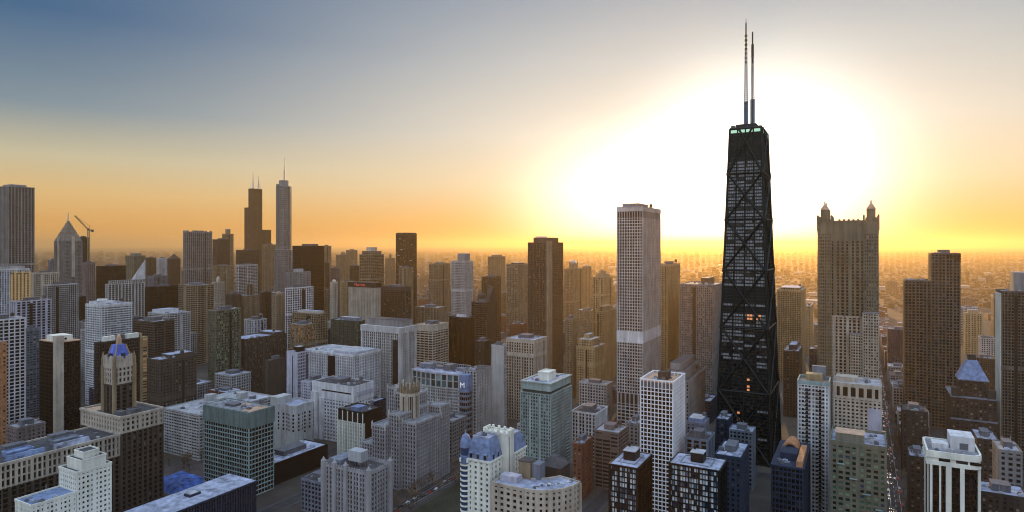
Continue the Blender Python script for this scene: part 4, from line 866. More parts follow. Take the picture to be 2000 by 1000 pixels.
@reg
def b_gothichosp(e):
    root = build_root(e); a, b = dims(e); G_ = ST['gothic']
    def vol(x0, x1, y0, y1, z0, z1, near=0, pin=True, par='stone'):
        W = MB(); p = rect(x0, x1, y0, y1); facade(root, p, z0, z1, G_, None, G['ink'], W, near); W.build('wall', M[par], root)
        q = MB(); q.ring(offset(p, .45), offset(p, -.3), z1, z1+1.3); q.build('parapet', M[par], root)
        q = MB(); q.prism(offset(p, -.3), z1, z1+.3); q.build('roof', M['gravel'], root)
        if pin:
            for x, y in ((x0, y0), (x1, y0), (x1, y1), (x0, y1)):
                q = MB(); q.prism(ngon(x, y, .9, .9, 6), z1-3, z1+2.4); q.cone(ngon(x, y, .9, .9, 6), z1+2.4, z1+5, (x, y)); q.build('pinnacle', M['pale'], root)
        return p
    z = lambda y: zp(e, y)
    vol(a/2-15, a/2, -b/2, b/2-8, 0, z(830)); vol(a/2-27, a/2-15.2, -b/2-4, b/2, 0, z(815)); vol(a/2-42, a/2-27.2, -b/2-9, -b/2+16, 0, z(838), 60)
    vol(-a/2, a/2-42.2, -b/2-5, -b/2+14, 0, z(880), 40); vol(a/2-46, a/2-24, b/2-18, b/2+3, 0, z(792)); vol(a/2-15, a/2-1, b/2-7.8, b/2+8, 0, z(815))
    vol(-a/2+1, a/2-46.2, b/2-16, b/2+8, 0, z(785), pin=True)
    # the crowned tower
    cx, cy, r = a/2-21, b/2-28, 9; zb, zm, zt = z(830), z(778), z(760)
    p = ngon(cx, cy, r, r, 8, math.pi/8); q = MB(); q.prism(offset(p, -.6), 0, zm); q.build('tower_wall', M['dark'], root)
    q = MB()
    for i in range(8):
        x0, y0 = p[i]; x1, y1 = p[(i+1) % 8]; L = math.hypot(x1-x0, y1-y0); dx, dy = (x1-x0)/L, (y1-y0)/L
        for t, w_ in ((.5, 1.7), (L-.5, 1.7), (L*.33, .55), (L*.66, .55)): q.obox(x0+dx*t, y0+dy*t, dx, dy, w_, .7, .3, 0, zm)
    q.prism(offset(p, .4), 0, zb); q.prism(offset(p, .5), zm-3, zm); q.build('tower_pier', M['beige'], root)
    q = MB()
    for i in range(16):
        t = math.pi/8*i; x, y = cx+r*math.cos(t), cy+r*math.sin(t); tall = i % 2 == 1
        q.box(x-.55, x+.55, y-.55, y+.55, zm-.1, zt-(0 if tall else 3)); q.cone(rect(x-.65, x+.65, y-.65, y+.65), zt-(0 if tall else 3), zt+(3 if tall else -1), (x, y))
    q.ring(ngon(cx, cy, r*.95, r*.95, 8, math.pi/8), ngon(cx, cy, r*.85, r*.85, 8, math.pi/8), zm-.1, zt-5); q.build('pinnacled_crown', M['tan'], root)
    q = MB(); q.beam((cx, cy, zm), (cx, cy, z(742)), .5, 6, .1); q.build('finial', M['steel'], root)
@reg
def b_kellogg(e):
    root = build_root(e); a, b = dims(e); h = e['h']; b = 30; y0 = -(e['w'][1]-e['w'][0])/2
    zt, zc = zp(e, 762), zp(e, 735); ec = a/2-10      # glass corner bay from ec to a/2
    # convex east front as a shallow arc, front face bulging
    n = 9; L = ec+a/2; pts = [(-a/2+L*i/n, y0-4.2*math.sin(math.pi*i/n)) for i in range(n+1)]
    poly = pts+[(ec, y0+b), (-a/2, y0+b)]; W = MB()
    facade(root, poly, 0, zt, st(3.5, 2.75, .32, .34, si=.0, po=.35), None, G['hospital'], W, 100, None, tuple(range(n))); W.build('wall', M['pale'], root)
    W = MB(); facade(root, poly, zt, zc, st(7.5, L/n, .14, .1, si=.1, po=.5), None, G['teal'], W, 0); W.build('arcade_wall', M['pale'], root)
    q = MB(); q.prism(offset(poly, .7), zc-.1, zc+1.4); q.build('cornice', M['lilac'], root)
    q = MB(); q.prism(offset(poly, -.4), zc+1.4, zc+1.7); q.build('roof', M['snow'], root)
    p2 = [(ec+.3, y0), (a/2-2, y0), (a/2, y0+2), (a/2, y0+9), (ec+.3, y0+9)]; W = MB()
    facade(root, p2, 0, zt-2, st(6.2, 3, .05, .38, si=.8, po=.1), None, G['black'], W, 60, None, (0, 1, 2)); W.build('corner_wall', M['bluegrey'], root)
    q = MB(); q.prism(offset(p2, .6), zt-2.2, zc+1); q.build('corner_sign_panel', M['slate'], root)
    text(root, 'M', 8.5, ((ec+a/2)/2-.5, y0-.75, zt+2), (math.pi/2, 0, 0), SIGNW, 'sign_letter')
    p3 = rect(ec+.3, a/2+6, y0+9.3, y0+b+10); W = MB(); facade(root, p3, 0, zp(e, 728), st(3.6, 3.6, .34, .25, si=-.2, po=.5), None, G['dark'], W); W.build('side_wing_wall', M['pale'], root)
    roofscape(root, p3, zp(e, 728), 3, 'grey', 'tar', 0, ph=False, units=5, po=.5)
    r = random.Random(12)
    for i, (x, y, w_, l_, hh) in enumerate(((-a/2+12, y0+12, 16, 11, 7), (5, y0+14, 9, 14, 8), (20, y0+16, 10, 8, 5), (-12, y0+17, 12, 8, 4))):
        q = MB(); q.box(x-w_/2, x+w_/2, y-l_/2, y+l_/2, zc+1.6, zc+hh); q.build('penthouse', M['mech' if i % 2 else 'bluegrey'], root)
    q = MB()
    for i in range(24): x = -a/2+3+i*(L-6)/23; q.box(x-.2, x+.2, y0+b-2.4, y0+b-2, zc+1.6, zc+6)
    q.box(-a/2+3, ec-3, y0+b-2.5, y0+b-1.9, zc+5.4, zc+6); q.build('roof_screen', M['metal'], root)
    roofbits(root, rect(-a/2+3, ec-3, y0+3, y0+10), zc+1.7, 9, 4)
@reg
def b_tealtop(e):
    a, b = dims(e); zb = zp(e, 772); root, poly, h = generic(e, z1=zb, roof=False)
    q = MB(); 
    for k in range(int(zb/3.0)-3): q.box(a/2, a/2+1.3, -b/2+.9+(b-8)*.0, -b/2+8, 8+k*3.0, 8.3+k*3.0); q.box(a/2, a/2+1.3, b/2-16, b/2-8, 8+k*3.0, 8.3+k*3.0)
    q.build('balcony', M['mint'], root)
    q = MB(); q.box(a*.12, a*.18, -b/2-.5, -b/2, 0, zb-3); q.box(-a*.2, -a*.14, -b/2-.5, -b/2, 0, zb-3); q.build('vertical_mullion', M['mint'], root)
    p2 = offset(poly, -1.6); W = MB(); q = MB(); q.prism(p2, zb, zb+2.6); q.build('setback_glazing', G['teal'], root)
    q = MB(); q.prism(offset(poly, -.9), zb+2.6, e['h']); q.build('parapet_storey', M['mint'], root)
    q = MB(); q.ring(offset(poly, .2), offset(poly, -2.4), e['h'], e['h']+1); q.build('roof_rim', M['mint'], root)
    q = MB(); q.prism(offset(poly, -2.4), e['h'], e['h']+.3); q.build('roof', M['snow'], root)
    q = MB(); q.box(-a*.1, a*.25, -b*.25, b*.08, e['h']+.3, e['h']+7.5); q.ring(rect(-a*.1-.2, a*.25+.2, -b*.25-.2, b*.08+.2), rect(-a*.1+.5, a*.25-.5, -b*.25+.5, b*.08-.5), e['h']+7.4, e['h']+8.3); q.build('penthouse', M['cream'], root)
    roofbits(root, offset(poly, -4), e['h']+.3, 10, 6)
@reg
def b_mansard(e):
    a, b = dims(e); a = 17; root = build_root(e); x1 = dims(e)[0]/2; x0 = x1-a; y0 = -b/2; z = lambda y: zp(e, y)
    def mans(p, z0, z1, ins):
        q = MB(); q.prism(offset(p, .7), z0-.1, z0+1.1); q.build('cornice', M['cream'], root)
        m1 = offset(p, -ins*.25); m2 = offset(p, -ins*.6); m3 = offset(p, -ins)
        q = MB(); q.prism(offset(p, .2), z0+1.1, z0+(z1-z0)*.45, m1); q.prism(m1, z0+(z1-z0)*.45, z0+(z1-z0)*.8, m2); q.prism(m2, z0+(z1-z0)*.8, z1, m3); q.build('mansard_roof', M['slate'], root)
        q = MB(); q.prism(offset(m3, -.3), z1, z1+.4); q.ring(offset(m3, .1), offset(m3, -.35), z1, z1+1.0); q.build('roof_top', M['snow'], root)
        return m3
    ze, zt = z(905), z(862)
    # front block
    p = [(x0, y0), (x1, y0), (x1, y0+15), (x0, y0+15)]
    W = MB(); facade(root, p, 0, ze, st(3.3, 4.6, .62, .45, si=.03, po=.1), None, G['teal'], W, 70); W.build('wall', M['cream'], root)
    m3 = mans(p, ze, zt, 2.6)
    for k in range(3):
        x = x0+3+k*5.2; q = MB(); q.box(x-1.2, x+1.2, y0-.35, y0+1.5, ze+1.2, ze+4.6); q.cone(rect(x-1.4, x+1.4, y0-.5, y0+1.8), ze+4.6, ze+6, (x, y0+1.5)); q.build('dormer', M['slate'], root)
        q = MB(); q.box(x-.8, x+.8, y0-.5, y0-.3, ze+1.6, ze+4.2); q.build('dormer_window', G['dark'], root)
    for k in range(2):
        y = y0+4+k*6; q = MB(); q.box(x1-1.5, x1+.35, y-1.2, y+1.2, ze+1.2, ze+5); q.build('dormer', M['slate'], root)
        q = MB(); q.box(x1+.3, x1+.5, y-.8, y+.8, ze+1.6, ze+4.4); q.build('dormer_window', G['dark'], root)
    roofbits(root, offset(m3, -1), zt+.3, 4, 8)
    # round turret on the south-east corner
    tx, ty, r = x0-2.2, y0+1.6, 3.6; q = MB(); q.prism(ngon(tx, ty, r-.5, r-.5, 18), 0, z(882)); q.build('turret_glazing', G['blue'], root)
    q = MB()
    for k in range(int(z(915)/3.3)+1): q.prism(ngon(tx, ty, r, r, 18), k*3.3, k*3.3+1.0)
    q.build('turret_balcony_ring', M['cream'], root)
    q = MB(); q.prism(ngon(tx, ty, r+.1, r+.1, 18), z(914), z(898)); q.build('turret_upper_wall', M['slate'], root)
    q = MB()
    for i in range(9): t = -2.7+i*.5; q.box(tx+r*math.cos(t)-.5, tx+r*math.cos(t)+.5, ty+r*math.sin(t)-.5, ty+r*math.sin(t)+.5, z(911), z(903))
    q.build('turret_window', G['blinds'], root)
    q = MB(); q.prism(ngon(tx, ty, r+.2, r+.2, 18), z(882)-.2, z(880)); q.dome(tx, ty, r+.1, z(880), z(856)-z(880), 18, 7); q.build('turret_dome', M['slate'], root)
    q = MB(); q.beam((tx, ty, z(858)), (tx, ty, z(848)), .35, 6, .1); q.build('finial', M['steel'], root)
    # battlemented cream link and rear mansard
    pm = rect(x0+3, x1+4, y0+15.3, y0+24); zm = z(855, ) ; zm = H-(846-HZ)*(e['d']+16)/F
    q = MB(); q.prism(pm, 0, zm); q.ring(offset(pm, .3), offset(pm, -.5), zm, zm+1.2)
    for i in range(4):
        p0, p1 = pm[i], pm[(i+1) % 4]; L = math.hypot(p1[0]-p0[0], p1[1]-p0[1]); dx, dy = (p1[0]-p0[0])/L, (p1[1]-p0[1])/L; k = 4
        for j in range(k): q.obox(p0[0]+dx*L*(j+.5)/k, p0[1]+dy*L*(j+.5)/k, dx, dy, 1.5, .5, .6, zm-1, zm+2.6)
    q.build('battlemented_wall', M['cream'], root)
    q = MB(); q.box(x1+3.9, x1+4.15, y0+18, y0+18.5, 0, zm-2); q.build('drain_pipe', M['mech'], root)
    pr = rect(x0+3, x1+4.5, y0+24.3, y0+b+4); zr = H-(876-HZ)*(e['d']+30)/F; W = MB()
    facade(root, pr, 0, zr, st(3.3, 4.2, .55, .4, si=.03, po=.1), None, G['dark'], W, 30); W.build('rear_wall', M['cream'], root)
    mans(pr, zr, zr+11, 2.6)
@reg
def b_curved(e):
    a, b = dims(e); root = build_root(e); h = e['h']; x0, x1, y0 = -a/2, a/2, -b/2
    front = [(x0, y0), (x1-8, y0), (x1, y0+1.5), (x1+7, y0+5.5), (x1+12.5, y0+11.5), (x1+16, y0+19), (x1+17, y0+27)]
    back = [(x1+2, y0+30), (x1-3, y0+23), (x1-10, y0+18), (x1-20, y0+15.5), (x0+14, y0+15), (x0, y0+15)]
    poly = front+back; W = MB()
    facade(root, poly, 0, h, dict(st(3.6, 4.2, .50, .46, si=.04, po=.14)), None, G['ink'], W, 100, None, tuple(range(len(front)))); W.build('wall', M['beige'], root)
    q = MB(); q.ring(offset(poly, .4), offset(poly, -.4), h, h+1.1); q.build('parapet', M['beige'], root)
    q = MB(); q.prism(offset(poly, -.4), h, h+.35); q.build('roof', M['snow'], root)
    q = MB(); q.box(x0+2, x0+14, y0+6, y0+13, h+.3, h+4); q.build('rooftop_room', M['lilac'], root)
    q = MB(); q.box(x0+10, x0+18, y0+16, y0+24, 0, h+11); q.build('stair_tower', M['tan'], root)
    q = MB(); q.box(x0+9.7, x0+18.3, y0+15.7, y0+24.3, h+11, h+11.6); q.build('stair_tower_roof', M['tar'], root)
    q = MB(); q.box(x0+18.5, x0+24, y0+18, y0+26, 0, h+10); q.build('lift_tower', M['bluegrey'], root)
    r = random.Random(3)
    for i in range(22):
        t = r.uniform(.05, .98); k = t*(len(front)-1); i0 = int(k); f = k-i0; p = front[i0]; p2 = front[min(i0+1, len(front)-1)]
        x = p[0]+(p2[0]-p[0])*f-(4 if t > .4 else 0); y = p[1]+(p2[1]-p[1])*f+r.uniform(3, 10); s = r.uniform(.35, .9)
        q = MB(); q.box(x-s, x+s, y-s, y+s, h+.3, h+.3+s*1.4); q.build('vent', M[r.choice(['metal', 'mech', 'white'])], root)
    q = MB(); q.box(x1-14, x1+2, y0+31, y0+46, 0, h+5); q.build('courtyard_wing', M['dark'], root)
    q = MB(); q.prism(rect(x1-14.5, x1+2.5, y0+30.5, y0+46.5), h+5, h+10, rect(x1-8, x1-4, y0+36, y0+41)); q.build('hipped_roof', M['tar'], root)
@reg
def b_lattice(e):
    a, b = dims(e); zt = zp(e, 762); root, poly, h = generic(e, z1=zt, roof=False)
    W = MB()
    for i in range(4):
        p0, p1 = poly[i], poly[(i+1) % 4]; L = math.hypot(p1[0]-p0[0], p1[1]-p0[1]); dx, dy = (p1[0]-p0[0])/L, (p1[1]-p0[1])/L; k = round(L/3.0)
        for j in range(k+1): t = min(max(j*L/k, .3), L-.3); W.obox(p0[0]+dx*t, p0[1]+dy*t, dx, dy, .55, .4, .22, zt, e['h'])
    W.ring(offset(poly, .25), offset(poly, -.5), e['h']-.1, e['h']+.7); W.build('open_frame', M['bright'], root)
    q = MB(); q.prism(offset(poly, -.7), zt, e['h']-1.5); q.build('upper_wall', M['mech'], root)
    q = MB(); q.prism(offset(poly, -.8), e['h']-1.5, e['h']-1.1); q.build('roof', M['copper'], root)
    q = MB(); q.box(-2, 6, -b*.2, b*.05, e['h']-1.2, e['h']+5); q.build('penthouse', M['dark'], root)
    roofbits(root, offset(poly, -3), e['h']-1.1, 12, 2)
@reg
def b_mies(e):
    root, poly, h = generic(e, roof=False); a, b = dims(e); r = random.Random(int(a))
    q = MB()
    k = round(a/6.1)
    for i in range(k+1): x = -a/2+a*i/k; q.box(x-.35, x+.35, -b/2-.4, -b/2+.1, 0, h); 
    k = round(b/6.1)
    for i in range(k+1): y = -b/2+b*i/k; q.box(a/2-.1, a/2+.4, y-.35, y+.35, 0, h)
    q.build('steel_column', M['black'], root)
    q = MB(); q.ring(offset(poly, .45), offset(poly, -.35), h-.2, h+.8); q.build('roof_edge', M['black'], root)
    q = MB(); q.prism(offset(poly, -.35), h, h+.4); q.build('roof', M['snow'], root)
    q = MB(); q.box(-4, 3.5, -b*.1, b*.25, h+.4, h+6); q.build('penthouse', M['black'], root)
    q = MB(); q.box(-4.3, 3.8, -b*.1-.3, b*.25+.3, h+6, h+6.4); q.build('penthouse_roof', M['lightroof'], root)
    q = MB(); q.beam((-3, b*.2, h+6), (-3, b*.2, h+8.5), .8, 8); q.build('flue', M['black'], root)
    q = MB(); q.ring(rect(-a*.32, a*.3, -b*.3, b*.36), rect(-a*.32+.35, a*.3-.35, -b*.3+.35, b*.36-.35), h+.35, h+.8); q.build('walkway_curb', M['bluegrey'], root)
    for i in range(9):
        x, y = r.uniform(-a/2+2, a/2-2), r.choice([r.uniform(-b/2+2, -b*.15), r.uniform(b*.3, b/2-1.5)])
        q = MB(); q.beam((x, y, h+.3), (x, y, h+1.2), .4, 7); q.build('vent_pipe', M['metal'], root)
@reg
def b_shellroof(e):
    root, poly, h = generic(e, roof=False); a, b = dims(e)
    q = MB(); q.prism(offset(poly, .4), h, h+.7); q.build('roof', M['navy'], root)
    # curved ribbed shell
    q = MB(); n = 9; L0, L1 = b*.15, b*.42
    for k in range(5):
        y = -b*.02+k*5.2; R = 6.5-k*.35
        for i in range(n):
            t0, t1 = math.pi*i/n, math.pi*(i+1)/n; p = lambda t: (-1+R*math.cos(t), h+1+R*1.25*math.sin(t)); (xa, za), (xb, zb) = p(t0), p(t1); b0 = len(q.v)
            q.v += [(xa, y, za), (xb, y, zb), (xb, y+3.6, zb), (xa, y+3.6, za), (xa*.82, y, h+(za-h)*.85), (xb*.82, y, h+(zb-h)*.85), (xb*.82, y+3.6, h+(zb-h)*.85), (xa*.82, y+3.6, h+(za-h)*.85)]
            q.f += [(b0, b0+1, b0+2, b0+3), (b0+5, b0+4, b0+7, b0+6), (b0, b0+4, b0+5, b0+1), (b0+3, b0+2, b0+6, b0+7)]
    q.build('ribbed_shell', M['rust'], root)
    q = MB(); q.box(-6, 5, -b*.28, -b*.04, h+.6, h+6); q.build('penthouse', M['navy'], root)
    q = MB(); q.box(a/2-5, a/2-1, -b/2+2, b*.2, h+.6, h+4.5); q.build('side_wall', M['rust'], root)
    roofbits(root, rect(-a/2+2, a/2-6, -b/2+2, -b*.3), h+.7, 8, 3)
@reg
def b_balctower(e):
    root, poly, h = generic(e, roof=False); a, b = dims(e)
    for xc in (-a*.2, a*.22):
        q = MB()
        for k in range(int(h/3.1)-1): z = 3+k*3.1; q.box(xc-1.9, xc+1.9, -b/2-1.2, -b/2+.1, z, z+.3)
        q.build('balcony_stack', M['pale'], root); q = MB()
        for k in range(int(h/3.1)-1): z = 3.25+k*3.1; q.box(xc-1.9, xc+1.9, -b/2-1.2, -b/2-1.12, z, z+.9)
        q.build('balcony_railing', G['dark'], root)
        q = MB(); q.box(xc-.9, xc+.9, -b/2-.3, -b/2-.15, 2, h-3); q.build('balcony_glazing', G['black'], root)
    q = MB(); q.ring(offset(poly, .4), offset(poly, -.3), h, h+3.2); q.build('glass_screen', M['mint'], root)
    q = MB(); q.prism(offset(poly, -.4), h, h+.4); q.build('roof', M['copper'], root)
    q = MB(); q.box(-6, 6, -4, 6, h+.3, h+7); q.build('penthouse', M['gold'], root)
    q = MB(); q.box(-2, 8, 7, 11, h+.3, h+12); q.build('lift_tower', M['bluegrey'], root); roofbits(root, offset(poly, -2), h+.4, 6, 2)
@reg
def b_bigopen(e):
    a, b = dims(e); zt = zp(e, 783); root, poly, h = generic(e, z1=zt, roof=False)
    q = MB(); q.prism(offset(poly, -2.2), zt, e['h']); q.build('dark_gallery', M['black'], root)
    W = MB()
    for i in range(4):
        p0, p1 = poly[i], poly[(i+1) % 4]; L = math.hypot(p1[0]-p0[0], p1[1]-p0[1]); dx, dy = (p1[0]-p0[0])/L, (p1[1]-p0[1])/L; k = round(L/6.5)
        for j in range(k+1): t = min(max(j*L/k, 1.3), L-1.3); W.obox(p0[0]+dx*t, p0[1]+dy*t, dx, dy, 2.6, 2, .3, zt, zp(e, 762))
    W.prism(offset(poly, .35), zt-1.2, zt+.8); W.prism(offset(poly, .35), zp(e, 762)-.1, e['h']); W.build('gallery_frame', M['beige'], root)
    q = MB(); q.box(a/2-11, a/2-.2, -b/2-.4, -b/2+.1, 0, zp(e, 800)); q.build('blank_panel', M['lilac'], root)
    roofscape(root, poly, e['h'], 6, 'beige', 'lightroof', 0, phs=(.05, .5, .3, .7), phm='beige', units=8, po=.3)
@reg
def b_olive(e):
    root, poly, h = generic(e, roof=False); a, b = dims(e)
    q = MB(); q.ring(offset(poly, .3), offset(poly, -.3), h, h+2.5); q.build('parapet', M['olive'], root)
    q = MB(); q.prism(offset(poly, -.3), h, h+.4); q.build('roof', M['snow'], root)
    q = MB(); q.box(-a/2+3, 4, -b*.3, b*.05, h+.3, h+6); q.build('penthouse', M['olive'], root)
    q = MB(); q.box(-a/2+2.7, 4.3, -b*.3-.3, b*.05+.3, h+6, h+6.4); q.build('penthouse_roof', M['copper'], root)
    q = MB()
    for k in range(4): q.box(-a/2+4+k*8, -a/2+9+k*8, -b/2-1.4, -b/2+.1, h-14-k*9.5, h-13.4-k*9.5)
    q.build('balcony', M['mint'], root); roofbits(root, rect(5, a/2-3, -b/2+3, b/2-4), h+.4, 16, 9)
@reg
def b_turrets(e):
    a, b = dims(e); h = e['h']; root = build_root(e); z = lambda y: zp(e, y); W = MB()
    z1 = z(622); inner = rect(-a/2+3, a/2-3, -b/2+3, b/2-3)
    facade(root, inner, 0, z1, st(3.7, 4.4, .50, .30, si=-.1, po=.6), None, G['black'], W); W.build('lower_wall', M['beige'], root); W = MB()
    facade(root, inner, z1, z(470), st(3.7, 4.9, .55, .30, si=-.3, po=.8), None, G['black'], W); W.build('shaft_wall', M['olive'], root)
    q = MB(); q.prism(offset(inner, 1.0), z(470)-.1, h); q.build('blank_crown_wall', M['olive'], root)
    q = MB(); q.prism(offset(inner, 1.3), z1-1, z1+1); q.build('string_course', M['beige'], root)
    q = MB(); q.ring(offset(inner, 1.2), offset(inner, .2), h, h+1.5)
    for k in range(5): x = -8+k*4.6; q.box(x-1, x+1, -b/2+1.7, -b/2+2.8, h+1.4, h+3)
    q.build('parapet', M['olive'], root)
    q = MB(); q.prism(offset(inner, .2), h, h+.4); q.build('roof', M['gravel'], root)
    cw = 14
    for sx in (-1, 1):
        for sy in (-1, 1):
            x0, x1 = (-a/2, -a/2+cw) if sx < 0 else (a/2-cw, a/2); y0, y1 = (-b/2, -b/2+cw) if sy < 0 else (b/2-cw, b/2)
            p = rect(x0, x1, y0, y1); W = MB(); facade(root, p, 0, z(455), st(3.7, 2.33, .55, .42, si=-.05, po=.2), None, G['dark' if sx < 0 else 'mixed'], W); W.build('corner_tower_wall', M['olive'], root)
            q = MB(); q.prism(offset(p, .35), z(455)-.1, z(433)); q.build('corner_tower_head', M['olive'], root)
            for ux, uy in ((x0, y0), (x1, y0), (x1, y1), (x0, y1)):
                q = MB(); q.box(ux-.9, ux+.9, uy-.9, uy+.9, z(450), z(421)); q.cone(rect(ux-1, ux+1, uy-1, uy+1), z(421), z(417), (ux, uy)); q.build('corner_pier', M['olive'], root)
            cx, cy = (x0+x1)/2, (y0+y1)/2; q = MB(); q.prism(ngon(cx, cy, 6, 6, 8, math.pi/8), z(433)-.1, z(424)); q.prism(ngon(cx, cy, 4.6, 4.6, 8, math.pi/8), z(424), z(407)); q.build('lantern', M['olive'], root)
            q = MB()
            for i in range(8): t = math.pi/4*i; q.box(cx+4.4*math.cos(t)-.7, cx+4.4*math.cos(t)+.7, cy+4.4*math.sin(t)-.7, cy+4.4*math.sin(t)+.7, z(430), z(424))
            q.build('lantern_opening', M['black'], root)
            q = MB(); q.cone(ngon(cx, cy, 5.2, 5.2, 8, math.pi/8), z(407), z(393), (cx, cy)); q.dome(cx, cy, .8, z(394), 3, 8, 3); q.build('lantern_roof', M['copper'], root)
    # lower stepped bay projecting on the right of the front
    p = rect(a/2-27, a/2-cw-.4, -b/2-6, -b/2+2.7); W = MB(); facade(root, p, 0, z(655), 'fine', None, G['dark'], W); W.build('front_bay_wall', M['beige'], root)
    q = MB(); q.prism(offset(p, .4), z(655), z(655)+1); q.build('front_bay_roof', M['gravel'], root)
    p = rect(a/2-15.2, a/2+.2, -b/2-8, -b/2-.4); W = MB(); facade(root, p, 0, z(612), 'fine', None, G['mixed'], W); W.build('front_bay_wall', M['beige'], root)
    q = MB(); q.prism(offset(p, .4), z(612), z(612)+1); q.build('front_bay_roof', M['gravel'], root)
@reg
def b_finned(e):
    a, b = dims(e); root = build_root(e); h = e['h']; z = lambda y: zp(e, y)
    c = 5; p = [(-a/2, -b/2), (a/2-c, -b/2)]+[(a/2-c+c*math.sin(t), -b/2+c-c*math.cos(t)) for t in (.5, 1.05)]+[(a/2, -b/2+c), (a/2, b/2), (-a/2+1, b/2), (-a/2, b/2-1)]
    W = MB(); facade(root, p, 0, z(905), st(3.3, 2.2, .14, .18, si=0, po=.1), None, G['black'], W, 100, None, (0, 1, 2, 3)); W.build('dark_wall', M['black'], root)
    q = MB()
    for x, w_ in ((-a/2+.9, 1.3), (-a/2+5.6, 1.0), (-a/2+10, 2.9), (-a/2+17, 2.2), (-a/2+23, 2.9)):
        if x < a/2-c: q.box(x-w_/2, x+w_/2, -b/2-1.5, -b/2+.1, 0, z(900))
    q.box(a/2-1.4, a/2+1.2, -b/2+3.5, -b/2+6, 0, z(900)); q.box(-a/2-.8, -a/2+.1, -b/2+3, -b/2+5, 0, z(900)); q.box(-a/2-.8, -a/2+.1, b/2-5, b/2-3, 0, z(900)); q.build('fin', M['cream'], root)
    q = MB(); q.prism(offset(p, 1.6), z(905), z(898)); q.prism(offset(p, .9), z(898)-.1, z(890)); q.prism(offset(p, 1.7), z(890)-.1, h); q.build('top_band', M['cream'], root)
    for x in (-5, 4, 11): q = MB(); q.box(x-3, x+3, -b/2-1.0, -b/2-.85, z(897), z(891)); q.build('slot_window', G['black'], root)
    q = MB(); q.ring(offset(p, 1.6), offset(p, .6), h, h+1.2); q.build('parapet', M['cream'], root)
    q = MB(); q.prism(offset(p, .6), h, h+.3); q.build('roof', M['gravel'], root)
    q = MB(); q.box(-1, a/2-1, -b*.15, b*.4, h+.2, h+9); q.build('penthouse', M['white'], root)
    q = MB(); q.box(-a/2+2, -2, -b*.25, b*.05, h+.2, h+4); q.build('penthouse', M['white'], root); q = MB(); q.box(4, 8.5, -b*.15-.15, -b*.15, h+1, h+5); q.build('louvre_panel', M['mech'], root)
    roofbits(root, rect(-a/2+2, a/2-3, -b/2+2, -b*.25), h+.3, 7, 5)
